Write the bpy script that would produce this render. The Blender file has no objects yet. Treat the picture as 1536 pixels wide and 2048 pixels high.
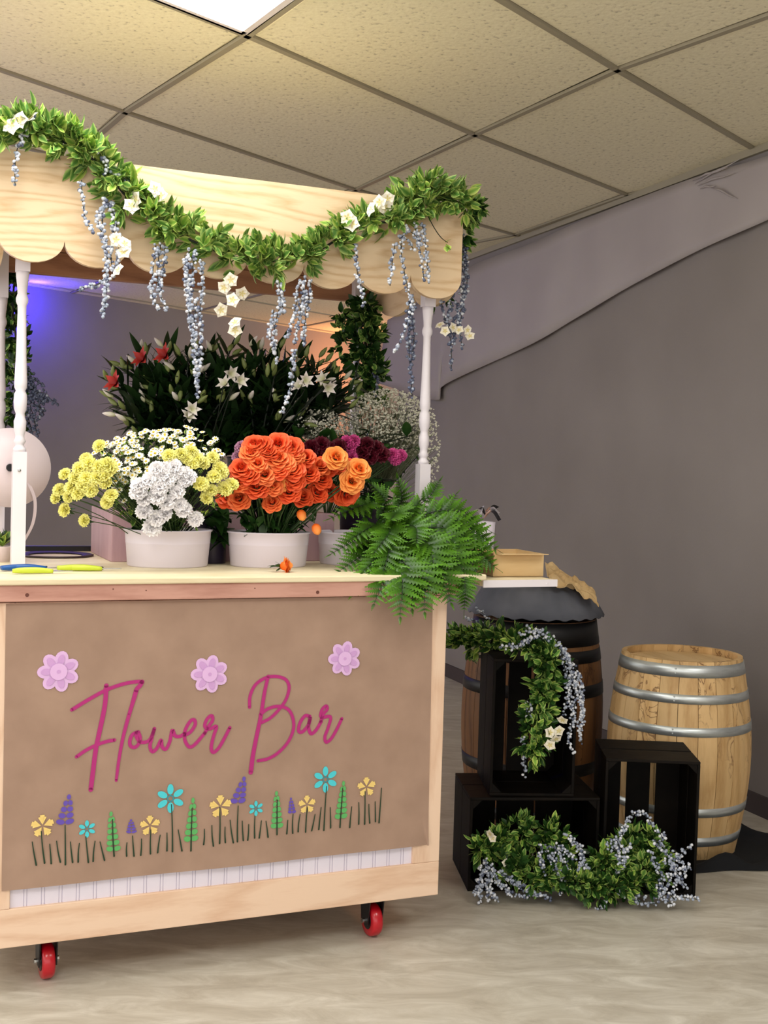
import bpy, bmesh, math, random
from mathutils import Vector, Matrix, noise
R = random.Random(7)
PI = math.pi
C = bpy.context.scene.collection
S = bpy.context.scene

# ------------------------------------------------------------------ camera
H_EYE, FPX, PITCH, ROLL = 1.45, 2391.3, -.0382, .0295
EYE = Vector((0, 0, H_EYE))
FW = Vector((0, math.cos(PITCH), math.sin(PITCH)))
_up = Vector((0, -math.sin(PITCH), math.cos(PITCH))); _rt = Vector((1, 0, 0))
RT = _rt*math.cos(ROLL) + _up*math.sin(ROLL); UP = -_rt*math.sin(ROLL) + _up*math.cos(ROLL)
cam = bpy.data.objects.new('camera', bpy.data.cameras.new('camera')); C.objects.link(cam)
cam.data.sensor_fit = 'VERTICAL'; cam.data.sensor_height = 24; cam.data.lens = FPX/2048*24
cam.data.clip_start = .05; cam.data.clip_end = 60
M = Matrix.Identity(4)
for i in range(3):
    M[i][0] = RT[i]; M[i][1] = UP[i]; M[i][2] = -FW[i]; M[i][3] = EYE[i]
cam.matrix_world = M
S.camera = cam
# ------------------------------------------------------------------ world, light, exposure
w = bpy.data.worlds.new('world'); S.world = w; w.use_nodes = True
bg = w.node_tree.nodes['Background']; bg.inputs[0].default_value = (.90, .88, .86, 1); bg.inputs[1].default_value = 1.45
S.view_settings.view_transform = 'Standard'; S.view_settings.look = 'None'
S.view_settings.gamma = 1; S.view_settings.use_curve_mapping = False
S.view_settings.exposure = 0.35
PANEL_STRENGTH = 7.2

def lamp(name, kind, loc, energy, color, size=.2, rot=None, size_y=None, spot=None):
    l = bpy.data.lights.new(name, kind); l.energy = energy; l.color = color
    if kind == 'AREA':
        l.size = size
        if size_y: l.shape = 'RECTANGLE'; l.size_y = size_y
    else: l.shadow_soft_size = size
    if spot: l.spot_size = spot; l.spot_blend = .8
    o = bpy.data.objects.new(name, l); o.location = loc
    if rot: o.rotation_euler = rot
    C.objects.link(o); return o
# colored party lights of the room
lamp('blue_uplight', 'POINT', (-2.92, 9.95, 2.81), 22, (.04, .02, 1), .12)
lamp('amber_uplight', 'POINT', (-.22, 12.9, 2.35), 28, (1, .36, .12), .15)
lamp('violet_light', 'POINT', (-1.75, 4.3, 1.75), 3.0, (.50, .22, 1), .15)
lamp('pink_wash_light', 'POINT', (-2.1, 1.0, 1.1), 7, (1, .55, .80), .4)

# ------------------------------------------------------------------ pixel helpers (a pixel of the photo to a point at a true depth)
X0, Y0, YAW = .2021, 3.6535, .4
CY, SY = math.cos(YAW), math.sin(YAW)
CART = Matrix.Translation((X0, Y0, 0)) @ Matrix.Rotation(YAW, 4, 'Z')
def ray(u, v): return FW + RT*((u-768)/FPX) - UP*((v-1024)/FPX)
def at_z(u, v, z):
    d = ray(u, v); return EYE + d*((z-H_EYE)/d.z)
def at_y(u, v, y):
    d = ray(u, v); return EYE + d*(y/d.y)
def W(x, y, z): return CART @ Vector((x, y, z))       # cart local -> world
def CL(u, v, y):                                       # pixel on the cart-local plane y -> cart local
    n = Vector((-SY, CY, 0)); o = Vector((X0, Y0, 0)) + n*y; d = ray(u, v)
    P = EYE + d*((o-EYE).dot(n)/d.dot(n)); P = P - Vector((X0, Y0, 0))
    return Vector((P.x*CY+P.y*SY, -P.x*SY+P.y*CY, P.z))
def CW(u, v, y): return CART @ CL(u, v, y)

# ------------------------------------------------------------------ objects
WM = {}
def link(o, parent=None, m=None):
    C.objects.link(o)
    if m is None: m = Matrix.Identity(4) if parent is None else WM[parent.name].copy()
    if parent is not None:
        o.parent = parent; o.matrix_basis = WM[parent.name].inverted() @ m
    else: o.matrix_basis = m
    WM[o.name] = m
    return o
def tag(o, label=None, cat=None, group=None, kind=None):
    if label: o['label'] = label
    if cat: o['category'] = cat
    if group: o['group'] = group
    if kind: o['kind'] = kind
    return o
def thing(name, label, cat, m, group=None):
    if isinstance(m, Vector): m = Matrix.Translation(m)
    o = bpy.data.objects.new(name, None); o.empty_display_size = .05
    link(o, None, m); return tag(o, label, cat, group)
class MB:
    def __init__(s): s.v = []; s.f = []; s.uv = []; s.mi = []; s.cur = 0
    def add(s, vs, fs, uvs=None):
        b = len(s.v); s.v += [Vector(p) for p in vs]; s.f += [tuple(b+i for i in f) for f in fs]
        s.uv += uvs if uvs else [(0.5, 0.5)]*len(vs); s.mi += [s.cur]*len(fs)
    def box(s, a, b, m=None):
        x0, y0, z0 = a; x1, y1, z1 = b
        vs = [Vector(p) for p in ((x0,y0,z0),(x1,y0,z0),(x1,y1,z0),(x0,y1,z0),(x0,y0,z1),(x1,y0,z1),(x1,y1,z1),(x0,y1,z1))]
        if m: vs = [m @ p for p in vs]
        s.add(vs, [(0,3,2,1),(4,5,6,7),(0,1,5,4),(1,2,6,5),(2,3,7,6),(3,0,4,7)])
    def prism(s, pts, y0, y1, ax='y'):
        n = len(pts)
        def P(p, t): return (p[0], t, p[1]) if ax == 'y' else ((t, p[0], p[1]) if ax == 'x' else (p[0], p[1], t))
        vs = [P(p, y0) for p in pts] + [P(p, y1) for p in pts]
        s.add(vs, [tuple(range(n)), tuple(range(2*n-1, n-1, -1))] + [(i, i+n, (i+1) % n+n, (i+1) % n) for i in range(n)])
    def tube(s, pts, r, n=6, cap=True):
        pts = [Vector(p) for p in pts]; k = len(pts); rs = r if isinstance(r, (list, tuple)) else [r]*k
        vs = []; uvs = []; ref = None
        for i, p in enumerate(pts):
            t = (pts[min(i+1, k-1)]-pts[max(i-1, 0)])
            t = t.normalized() if t.length > 1e-9 else Vector((0, 0, 1))
            if ref is None: ref = Vector((0, 0, 1)) if abs(t.z) < .8 else Vector((1, 0, 0))
            a = t.cross(ref).normalized(); b = t.cross(a); ref = -b if False else ref
            for j in range(n):
                q = 2*PI*j/n; vs.append(p+(a*math.cos(q)+b*math.sin(q))*rs[i]); uvs.append((j/n, i/(k-1)))
        fs = [(i*n+j, i*n+(j+1) % n, (i+1)*n+(j+1) % n, (i+1)*n+j) for i in range(k-1) for j in range(n)]
        if cap: fs += [tuple(range(n-1, -1, -1)), tuple((k-1)*n+j for j in range(n))]
        s.add(vs, fs, uvs)
    def lathe(s, prof, n=24, m=None, sx=1, sy=1, cap=True):
        vs = []; k = len(prof); uvs = []
        for i, (r, z) in enumerate(prof):
            for j in range(n):
                q = 2*PI*j/n; vs.append(Vector((r*math.cos(q)*sx, r*math.sin(q)*sy, z))); uvs.append((j/n, i/max(1, k-1)))
        if m: vs = [m @ p for p in vs]
        fs = [(i*n+j, i*n+(j+1) % n, (i+1)*n+(j+1) % n, (i+1)*n+j) for i in range(k-1) for j in range(n)]
        if cap: fs += [tuple(range(n-1, -1, -1)), tuple((k-1)*n+j for j in range(n))]
        s.add(vs, fs, uvs)
    def grid(s, fn, nu, nv):
        vs = []; uvs = []
        for j in range(nv+1):
            for i in range(nu+1): vs.append(Vector(fn(i/nu, j/nv))); uvs.append((i/nu, j/nv))
        s.add(vs, [(j*(nu+1)+i, j*(nu+1)+i+1, (j+1)*(nu+1)+i+1, (j+1)*(nu+1)+i) for j in range(nv) for i in range(nu)], uvs)
    def merge(s, other, m):
        b = len(s.v); s.v += [m @ p for p in other.v]; s.f += [tuple(b+i for i in f) for f in other.f]
        s.uv += other.uv; s.mi += [x+s.cur for x in other.mi]
    def mesh(s, name, mats, smooth=False):
        me = bpy.data.meshes.new(name); me.from_pydata([tuple(p) for p in s.v], [], s.f)
        mats = mats if isinstance(mats, (list, tuple)) else [mats]
        for q in mats: me.materials.append(q)
        if any(s.mi):
            me.polygons.foreach_set('material_index', s.mi)
        ul = me.uv_layers.new(name='uv'); data = []
        for f in s.f:
            for i in f: data += s.uv[i]
        ul.data.foreach_set('uv', data)
        if smooth: me.polygons.foreach_set('use_smooth', [True]*len(me.polygons))
        me.update(); return me
    def build(s, name, mats, parent=None, m=None, smooth=False, bevel=0):
        o = bpy.data.objects.new(name, s.mesh(name, mats, smooth)); link(o, parent, m)
        if bevel:
            b = o.modifiers.new('bevel', 'BEVEL'); b.width = bevel; b.segments = 2; b.limit_method = 'ANGLE'
        return o
def part(name, me, parent, m=None):
    return link(bpy.data.objects.new(name, me), parent, m)
def struct(o): o['kind'] = 'structure'; return o
def frame(p, d, roll=0.):                              # matrix whose +Y runs along d
    y = d.normalized(); ref = Vector((0, 0, 1)) if abs(y.z) < .95 else Vector((1, 0, 0))
    x = y.cross(ref).normalized(); z = x.cross(y)
    m = Matrix((x, y, z)).transposed().to_4x4(); m = m @ Matrix.Rotation(roll, 4, 'Y'); m.translation = p
    return m
def rdir(bias=Vector((0, 0, 0)), k=0):
    d = Vector((R.gauss(0, 1), R.gauss(0, 1), R.gauss(0, 1))).normalized() + bias*k
    return d.normalized()
def curve(pts, n):                                      # Catmull-Rom through pts
    pts = [Vector(p) for p in pts]; P = [pts[0]*2-pts[1]] + pts + [pts[-1]*2-pts[-2]]; out = []
    segs = len(pts)-1
    for i in range(n+1):
        t = i/n*segs; k = min(int(t), segs-1); t -= k
        a, b, c, d = P[k:k+4]
        out.append(.5*((2*b)+(c-a)*t+(2*a-5*b+4*c-d)*t*t+(3*b-a-3*c+d)*t*t*t))
    return out

# ------------------------------------------------------------------ materials
def s2l(c): return tuple(((x/255)/12.92 if x/255 <= .04045 else ((x/255+.055)/1.055)**2.4) for x in c)
def mat(name, rgb, rough=.6, metal=0, spec=.5, emit=None, coat=0, sheen=0, trans=0):
    m = bpy.data.materials.new(name); m.use_nodes = True; b = m.node_tree.nodes['Principled BSDF']
    b.inputs['Base Color'].default_value = (*s2l(rgb), 1); b.inputs['Roughness'].default_value = rough
    b.inputs['Metallic'].default_value = metal; b.inputs['Specular IOR Level'].default_value = spec
    b.inputs['Coat Weight'].default_value = coat
    if emit: b.inputs['Emission Color'].default_value = (*emit[0], 1); b.inputs['Emission Strength'].default_value = emit[1]
    return m
def N(m, t, **kw):
    n = m.node_tree.nodes.new(t)
    for k, v in kw.items():
        if k in n.inputs: n.inputs[k].default_value = v
        else: setattr(n, k, v)
    return n
def L(m, a, b): m.node_tree.links.new(a, b)
def bs(m): return m.node_tree.nodes['Principled BSDF']
def ramp(m, stops):
    r = N(m, 'ShaderNodeValToRGB'); e = r.color_ramp.elements
    while len(e) < len(stops): e.new(.5)
    for i, (p, c) in enumerate(stops):
        e[i].position = p; e[i].color = (*s2l(c), 1)
    return r
def noisy(name, stops, scale=(1, 1, 1), ns=6, detail=5, rough=.6, bump=.0, dist=0, metal=0, rand=0., bumpscale=None, spec=.4):
    m = mat(name, (128, 128, 128), rough, metal, spec); tc = N(m, 'ShaderNodeTexCoord'); mp = N(m, 'ShaderNodeMapping')
    mp.inputs['Scale'].default_value = scale
    if rand:
        oi = N(m, 'ShaderNodeObjectInfo'); mu = N(m, 'ShaderNodeMath', operation='MULTIPLY'); mu.inputs[1].default_value = 37.
        L(m, oi.outputs['Random'], mu.inputs[0]); L(m, mu.outputs[0], mp.inputs['Location'])
    L(m, tc.outputs['Object'], mp.inputs['Vector'])
    no = N(m, 'ShaderNodeTexNoise'); no.inputs['Scale'].default_value = ns; no.inputs['Detail'].default_value = detail
    no.inputs['Distortion'].default_value = dist
    L(m, mp.outputs[0], no.inputs['Vector']); r = ramp(m, stops); L(m, no.outputs['Fac'], r.inputs[0])
    out = r.outputs[0]
    if rand:
        hs = N(m, 'ShaderNodeHueSaturation'); mr = N(m, 'ShaderNodeMapRange'); mr.inputs['To Min'].default_value = 1-rand; mr.inputs['To Max'].default_value = 1+rand
        L(m, oi.outputs['Random'], mr.inputs['Value']); L(m, mr.outputs[0], hs.inputs['Value']); L(m, out, hs.inputs['Color']); out = hs.outputs[0]
    L(m, out, bs(m).inputs['Base Color'])
    if bump:
        bu = N(m, 'ShaderNodeBump'); bu.inputs['Strength'].default_value = bump; bu.inputs['Distance'].default_value = .01
        src = no
        if bumpscale:
            src = N(m, 'ShaderNodeTexNoise'); src.inputs['Scale'].default_value = bumpscale; L(m, tc.outputs['Object'], src.inputs['Vector'])
        L(m, src.outputs['Fac'], bu.inputs['Height']); L(m, bu.outputs[0], bs(m).inputs['Normal'])
    return m
def wood(name, light, dark, axis='x', rings=9., rough=.55, contrast=1., rand=0., knots=False):
    m = mat(name, light, rough, 0, .35); tc = N(m, 'ShaderNodeTexCoord'); mp = N(m, 'ShaderNodeMapping')
    sc = {'x': (.35, 2.2, 2.2), 'y': (2.2, .35, 2.2), 'z': (2.2, 2.2, .35)}[axis]; mp.inputs['Scale'].default_value = sc
    L(m, tc.outputs['Object'], mp.inputs['Vector'])
    if rand:
        oi = N(m, 'ShaderNodeObjectInfo'); mu = N(m, 'ShaderNodeMath', operation='MULTIPLY'); mu.inputs[1].default_value = 41.
        L(m, oi.outputs['Random'], mu.inputs[0]); L(m, mu.outputs[0], mp.inputs['Location'])
    n1 = N(m, 'ShaderNodeTexNoise'); n1.inputs['Scale'].default_value = 2.2; n1.inputs['Detail'].default_value = 2; L(m, mp.outputs[0], n1.inputs['Vector'])
    mu2 = N(m, 'ShaderNodeMath', operation='MULTIPLY'); mu2.inputs[1].default_value = rings; L(m, n1.outputs['Fac'], mu2.inputs[0])
    fr = N(m, 'ShaderNodeMath', operation='PINGPONG'); fr.inputs[1].default_value = .5; L(m, mu2.outputs[0], fr.inputs[0])
    n2 = N(m, 'ShaderNodeTexNoise'); n2.inputs['Scale'].default_value = 60; n2.inputs['Detail'].default_value = 3; L(m, mp.outputs[0], n2.inputs['Vector'])
    ad = N(m, 'ShaderNodeMath', operation='MULTIPLY_ADD'); L(m, n2.outputs['Fac'], ad.inputs[0]); ad.inputs[1].default_value = .45; L(m, fr.outputs[0], ad.inputs[2])
    r = ramp(m, [(.18, dark), (.55, light), (.9, light)]); L(m, ad.outputs[0], r.inputs[0])
    mix = N(m, 'ShaderNodeMix', data_type='RGBA'); mix.inputs[0].default_value = contrast
    mix.inputs[6].default_value = (*s2l(light), 1); L(m, r.outputs[0], mix.inputs[7]); out = mix.outputs[2]
    if rand:
        hs = N(m, 'ShaderNodeHueSaturation'); mr = N(m, 'ShaderNodeMapRange'); mr.inputs['To Min'].default_value = 1-rand; mr.inputs['To Max'].default_value = 1+rand
        L(m, oi.outputs['Random'], mr.inputs['Value']); L(m, mr.outputs[0], hs.inputs['Value']); L(m, out, hs.inputs['Color']); out = hs.outputs[0]
    L(m, out, bs(m).inputs['Base Color'])
    bu = N(m, 'ShaderNodeBump'); bu.inputs['Strength'].default_value = .12; bu.inputs['Distance'].default_value = .004
    L(m, ad.outputs[0], bu.inputs['Height']); L(m, bu.outputs[0], bs(m).inputs['Normal'])
    return m
def petal(name, inner, outer, rough=.55, axis=1, pos=(.15, .9), rand=.08, edge=False):
    m = mat(name, inner, rough, 0, .25); uv = N(m, 'ShaderNodeUVMap'); sp = N(m, 'ShaderNodeSeparateXYZ'); L(m, uv.outputs[0], sp.inputs[0])
    if edge:
        a = N(m, 'ShaderNodeMath', operation='SUBTRACT'); L(m, sp.outputs[0], a.inputs[0]); a.inputs[1].default_value = .5
        b = N(m, 'ShaderNodeMath', operation='ABSOLUTE'); L(m, a.outputs[0], b.inputs[0])
        c = N(m, 'ShaderNodeMath', operation='MULTIPLY'); L(m, b.outputs[0], c.inputs[0]); c.inputs[1].default_value = 2; src = c.outputs[0]
    else: src = sp.outputs[axis]
    r = ramp(m, [(pos[0], inner), (pos[1], outer)]); L(m, src, r.inputs[0])
    oi = N(m, 'ShaderNodeObjectInfo'); hs = N(m, 'ShaderNodeHueSaturation'); mr = N(m, 'ShaderNodeMapRange')
    mr.inputs['To Min'].default_value = 1-rand*2; mr.inputs['To Max'].default_value = 1+rand
    L(m, oi.outputs['Random'], mr.inputs['Value']); L(m, mr.outputs[0], hs.inputs['Value']); L(m, r.outputs[0], hs.inputs['Color'])
    L(m, hs.outputs[0], bs(m).inputs['Base Color']); return m

PINE = wood('pine_board', (232, 205, 168), (205, 168, 122), 'x', 16, contrast=.75)
PINE_F = wood('pine_frame', (238, 208, 182), (214, 172, 140), 'x', 10, contrast=.6)
PINE_V = wood('pine_upright', (238, 208, 182), (216, 176, 146), 'z', 10, contrast=.6)
LUMBER = wood('lumber_beam', (176, 128, 96), (140, 95, 70), 'x', 10, contrast=.8)
FASCIA = wood('fascia_board', (206, 158, 142), (176, 125, 110), 'x', 12, contrast=.7)
PLY = wood('plywood_top', (238, 226, 192), (218, 198, 156), 'x', 6, contrast=.5)
WHITE = mat('white_paint', (236, 230, 236), .35)
BEAD = mat('beadboard_white', (232, 226, 240), .4)
RED = mat('red_polyurethane', (190, 14, 34), .28, coat=.3)
BLACK = mat('black_metal', (18, 18, 20), .4)
CHROME = mat('steel_bolt', (190, 190, 190), .25, 1)
KRAFT = noisy('kraft_paper', [(.3, (158, 130, 112)), (.7, (172, 143, 124))], (1, 1, 1), 9, 4, .8, .25, bumpscale=7)
INK = mat('magenta_paint', (178, 36, 120), .6); LILAC = mat('lilac_paper', (226, 186, 232), .7); LILAC_D = mat('lilac_paper_deep', (208, 162, 216), .7)  # the deeper lilac fills the petal middles and centre dot
P_YEL = mat('yellow_paint', (246, 216, 130), .6); P_CY = mat('cyan_paint', (74, 208, 220), .6); P_CYD = mat('teal_paint', (40, 150, 165), .6)
P_PUR = mat('purple_paint', (100, 78, 180), .6); P_GRN = mat('green_paint', (92, 178, 100), .6); P_DG = mat('dark_green_paint', (28, 58, 34), .6)
BUCKET = mat('white_plastic', (226, 218, 230), .35)
DARKPAIL = mat('dark_plastic', (40, 32, 52), .4)
STEM = mat('flower_stem', (52, 78, 34), .5)
DSTEM = mat('dark_stem', (26, 34, 22), .6)
LEAF_G = petal('garland_leaf', (88, 136, 56), (186, 210, 116), .45, edge=True, pos=(.25, 1.0), rand=.16)
LEAF_Y = petal('garland_leaf_young', (128, 172, 64), (214, 226, 122), .45, edge=True, pos=(.2, 1.0), rand=.14)
LEAF_D = petal('dark_leaf', (24, 54, 20), (50, 86, 34), .38, pos=(0, 1), rand=.2)
LEAF_L = petal('lily_leaf', (18, 36, 16), (34, 58, 26), .36, pos=(0, 1), rand=.25)
FERN = petal('fern_leaflet', (24, 58, 4), (84, 134, 26), .36, axis=1, pos=(0, 1), rand=.2)
BERRY = mat('blue_grey_berry', (158, 167, 184), .5); BERRY2 = mat('pale_berry', (214, 218, 226), .5); BERRY3 = mat('slate_berry', (88, 96, 120), .5)
BLOSSOM = petal('cream_blossom', (222, 206, 130), (250, 244, 226), .6, pos=(.05, .3)); YCORE = mat('yellow_core', (222, 190, 60), .6)
ROSE = petal('orange_rose', (206, 40, 12), (250, 104, 56), .5, pos=(.3, 1.0), rand=.07)
ROSE2 = petal('amber_rose', (244, 104, 24), (255, 166, 84), .5, pos=(.3, 1.0), rand=.05)
YCAR = petal('yellow_carnation', (226, 208, 70), (255, 250, 150), .6, pos=(.1, .8), rand=.05)
WCAR = petal('white_carnation', (216, 214, 214), (255, 252, 252), .6, pos=(.1, .7), rand=.04)
DAISY = petal('daisy_petal', (238, 236, 200), (252, 252, 236), .6, pos=(.1, .5)); 
BURG = petal('burgundy_carnation', (40, 4, 14), (84, 12, 30), .5); MAGENTA = petal('magenta_carnation', (128, 16, 70), (196, 70, 132), .5)
MAUVE = petal('mauve_carnation', (150, 90, 130), (206, 150, 180), .5)
LRED = petal('red_lily', (130, 18, 16), (178, 52, 44), .5); LWHITE = petal('pale_lily', (190, 190, 150), (226, 216, 216), .5)
BUDM = mat('green_bud', (112, 124, 66), .5)
GYP = mat('gypsophila_white', (224, 222, 204), .6); GSTEM = mat('gypsophila_stem', (96, 104, 74), .6)
STEEL = noisy('galvanised_hoop', [(.3, (176, 182, 182)), (.7, (220, 226, 228))], (1, 1, 6), 9, 3, .38, metal=.75)
DHOOP = mat('black_hoop', (22, 22, 24), .45, .3)
CRATEW = noisy('espresso_stained_wood', [(.3, (8, 6, 5)), (.7, (22, 16, 11))], (1, 1, 1), 14, 5, .6, .2, rand=.2, spec=.12)
CLOTHB = mat('black_cloth', (6, 8, 14), .9); CLOTHG = noisy('grey_cloth', [(.3, (84, 88, 98)), (.7, (112, 114, 124))], (1, 1, 1), 5, 3, .8)
CARD = noisy('cardboard', [(.3, (206, 172, 122)), (.7, (226, 196, 146))], (1, 1, 4), 5, 3, .7)
LBLUE = mat('blue_handle', (12, 84, 160), .35); LGRN = mat('lime_handle', (196, 214, 60), .35)
LILWOOD = wood('lilac_box_board', (186, 152, 158), (160, 124, 132), 'z', 6, contrast=.4)  # lilac wood of the riser box
SPOOL = mat('white_reel_plastic', (232, 216, 220), .4)
def barrel_wood(name, a, b, stain):
    m = wood(name, a, b, 'z', 7, contrast=.8, rand=.10)
    base = bs(m).inputs['Base Color'].links[0].from_socket
    tc = N(m, 'ShaderNodeTexCoord'); n = N(m, 'ShaderNodeTexNoise'); n.inputs['Scale'].default_value = 7; n.inputs['Detail'].default_value = 6; n.inputs['Distortion'].default_value = 1.6
    mp = N(m, 'ShaderNodeMapping'); mp.inputs['Scale'].default_value = (1.6, 1.6, 1)
    oi = N(m, 'ShaderNodeObjectInfo'); mu = N(m, 'ShaderNodeMath', operation='MULTIPLY'); mu.inputs[1].default_value = 17.
    L(m, oi.outputs['Random'], mu.inputs[0]); L(m, mu.outputs[0], mp.inputs['Location']); L(m, tc.outputs['Object'], mp.inputs[0]); L(m, mp.outputs[0], n.inputs['Vector'])
    a1 = N(m, 'ShaderNodeMath', operation='SUBTRACT'); L(m, n.outputs['Fac'], a1.inputs[0]); a1.inputs[1].default_value = .53
    a2 = N(m, 'ShaderNodeMath', operation='ABSOLUTE'); L(m, a1.outputs[0], a2.inputs[0])
    r = N(m, 'ShaderNodeMapRange'); r.inputs['From Min'].default_value = .004; r.inputs['From Max'].default_value = .03; r.inputs['To Min'].default_value = .75; r.inputs['To Max'].default_value = 0
    L(m, a2.outputs[0], r.inputs['Value'])
    n3 = N(m, 'ShaderNodeTexNoise'); n3.inputs['Scale'].default_value = 3.2; L(m, mp.outputs[0], n3.inputs['Vector'])
    g = N(m, 'ShaderNodeMapRange'); g.inputs['From Min'].default_value = .5; g.inputs['From Max'].default_value = .62; L(m, n3.outputs['Fac'], g.inputs['Value'])
    mm = N(m, 'ShaderNodeMath', operation='MULTIPLY'); L(m, r.outputs[0], mm.inputs[0]); L(m, g.outputs[0], mm.inputs[1])
    mix = N(m, 'ShaderNodeMix', data_type='RGBA'); L(m, mm.outputs[0], mix.inputs[0]); L(m, base, mix.inputs[6]); mix.inputs[7].default_value = (*s2l(stain), 1)
    L(m, mix.outputs[2], bs(m).inputs['Base Color']); return m
OAK = barrel_wood('light_oak_stave', (216, 180, 128), (186, 146, 94), (92, 48, 22))
OAKD = barrel_wood('aged_oak_stave', (118, 80, 46), (78, 50, 28), (52, 28, 14))
# setting
WALL = noisy('painted_wall', [(.3, (134, 127, 124)), (.7, (144, 137, 134))], (1, 1, 1), 1.5, 3, .75, .05, bumpscale=90)
SHEET = noisy('pale_sheet', [(.3, (166, 158, 158)), (.7, (176, 168, 168))], (1, 1, 1), 2, 3, .6, .05, bumpscale=4)
TBAR = mat('ceiling_bar', (158, 150, 130), .6)
LENS = mat('light_lens', (255, 255, 255), .5, emit=((1, .99, .95), PANEL_STRENGTH))
def tile_mat():
    m = mat('ceiling_tile', (205, 196, 168), .9, 0, .1); tc = N(m, 'ShaderNodeTexCoord')
    n = N(m, 'ShaderNodeTexNoise'); n.inputs['Scale'].default_value = 55; n.inputs['Detail'].default_value = 3; L(m, tc.outputs['Object'], n.inputs['Vector'])
    r = ramp(m, [(.30, (196, 188, 164)), (.40, (234, 226, 198)), (.7, (240, 233, 206))]); L(m, n.outputs['Fac'], r.inputs[0]); L(m, r.outputs[0], bs(m).inputs['Base Color'])
    bu = N(m, 'ShaderNodeBump'); bu.inputs['Strength'].default_value = .35; bu.inputs['Distance'].default_value = .006; L(m, n.outputs['Fac'], bu.inputs['Height']); L(m, bu.outputs[0], bs(m).inputs['Normal'])
    return m
TILE = tile_mat()
def floor_mat():
    m = mat('vinyl_floor', (190, 182, 168), .42, 0, .4); tc = N(m, 'ShaderNodeTexCoord')
    mp = N(m, 'ShaderNodeMapping'); mp.inputs['Rotation'].default_value = (0, 0, -.2); mp.inputs['Scale'].default_value = (1, 2.6, 1); L(m, tc.outputs['Object'], mp.inputs[0])
    n = N(m, 'ShaderNodeTexNoise'); n.inputs['Scale'].default_value = 4.5; n.inputs['Detail'].default_value = 9; n.inputs['Roughness'].default_value = .68; n.inputs['Distortion'].default_value = .9
    L(m, mp.outputs[0], n.inputs['Vector'])
    r = ramp(m, [(.30, (166, 158, 144)), (.45, (182, 175, 161)), (.55, (192, 186, 173)), (.68, (207, 202, 190))]); L(m, n.outputs['Fac'], r.inputs[0]); L(m, r.outputs[0], bs(m).inputs['Base Color'])
    return m
FLOOR = floor_mat()

# ------------------------------------------------------------------ the setting
b = MB(); b.box((-6, -3, -.05), (5, 18, 0)); struct(b.build('floor', FLOOR))
CH = 2.885
known = {(0,0):(-.507,4.088),(0,1):(-1.123,5.021),(1,0):(.343,5.202),(1,1):(-.196,6.295),(1,-1):(.785,4.319),(2,0):(1.207,6.228),(2,1):(.75,7.365),(0,-1):(-.03,3.28)}
def node(i, j):
    if (i, j) in known: p = known[i, j]
    else: p = (-.559+.887*i-.504*j, 4.118+1.109*i+.86*j)
    return Vector((p[0], p[1], CH))
b = MB(); b.box((-7, -4, CH+.06), (6, 19, CH+.1)); ceil = struct(b.build('ceiling', TILE))
def tile_quad(i, j, inset):
    q = [node(i, j), node(i+1, j), node(i+1, j+1), node(i, j+1)]; c = sum(q, Vector())/4
    return [p+(c-p).normalized()*inset for p in q]
LIGHTS = {(-1, -1), (-3, -1), (0, -4), (-2, 3), (-2, -3)}  # the unseen panel behind the camera at left is added to brighten the cart front
for i in range(-5, 8):
    for j in range(-7, 9):
        c = (node(i, j)+node(i+1, j+1))/2
        if c.y < -2.2 or c.y > 15.5 or abs(c.x) > 5.5: continue
        if (i, j) in LIGHTS:
            q = tile_quad(i, j, .03)
            o = thing('ceiling_light', 'square bright white fluorescent ceiling panel cut by the top edge' if (i, j) == (-1, -1) else 'bright white ceiling panel out of the picture, %s' % {(-3,-1): 'left of the cart', (0,-4): 'behind the camera', (-2,3): 'over the hall behind the cart', (-2,-3): 'added behind camera left to light the front'}[i, j], 'ceiling light', Vector((c.x, c.y, CH)))
            bb = MB(); bb.grid(lambda u, v: (q[0].lerp(q[1], u)).lerp(q[3].lerp(q[2], u), v)+Vector((0, 0, .004-.05*(math.sin(PI*u)*math.sin(PI*v))**.5)), 12, 12); bb.build('diffuser', LENS, o, Matrix.Identity(4))
            bb = MB()
            for k in range(4):
                a, d = q[k], q[(k+1) % 4]; t = (d-a).normalized(); s_ = Vector((-t.y, t.x, 0))*.014
                bb.prism([((a-s_).x, (a-s_).y), ((d-s_).x, (d-s_).y), ((d+s_).x, (d+s_).y), ((a+s_).x, (a+s_).y)], CH-.004, CH+.012, 'z')
            bb.build('frame', WHITE, o, Matrix.Identity(4))
            continue
        q = tile_quad(i, j, .008); bb = MB()
        e = tile_quad(i, j, .03)
        z0, z1 = CH+.004, CH+.014
        vs = [Vector((p.x, p.y, z0)) for p in e]+[Vector((p.x, p.y, z1)) for p in q]
        bb.add(vs, [(3, 2, 1, 0), (0, 1, 5, 4), (1, 2, 6, 5), (2, 3, 7, 6), (3, 0, 4, 7), (4, 5, 6, 7)])
        bb.build('tile', TILE, ceil, Matrix.Identity(4))
def bar(a, d, parent):
    t = (d-a).normalized(); s_ = Vector((-t.y, t.x, 0))*.0125; bb = MB()
    bb.prism([((a-s_).x, (a-s_).y), ((d-s_).x, (d-s_).y), ((d+s_).x, (d+s_).y), ((a+s_).x, (a+s_).y)], CH-.004, CH+.008, 'z')
    bb.build('grid_bar', TBAR, parent, Matrix.Identity(4))
for i in range(-5, 8):
    for j in range(-7, 9):
        c = node(i, j)
        if c.y < -2.2 or c.y > 15.5 or abs(c.x) > 5.5: continue
        if (i, j) != (-1, -1): bar(node(i, j), node(i+1, j), ceil)
        bar(node(i, j), node(i, j+1), ceil)
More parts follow.
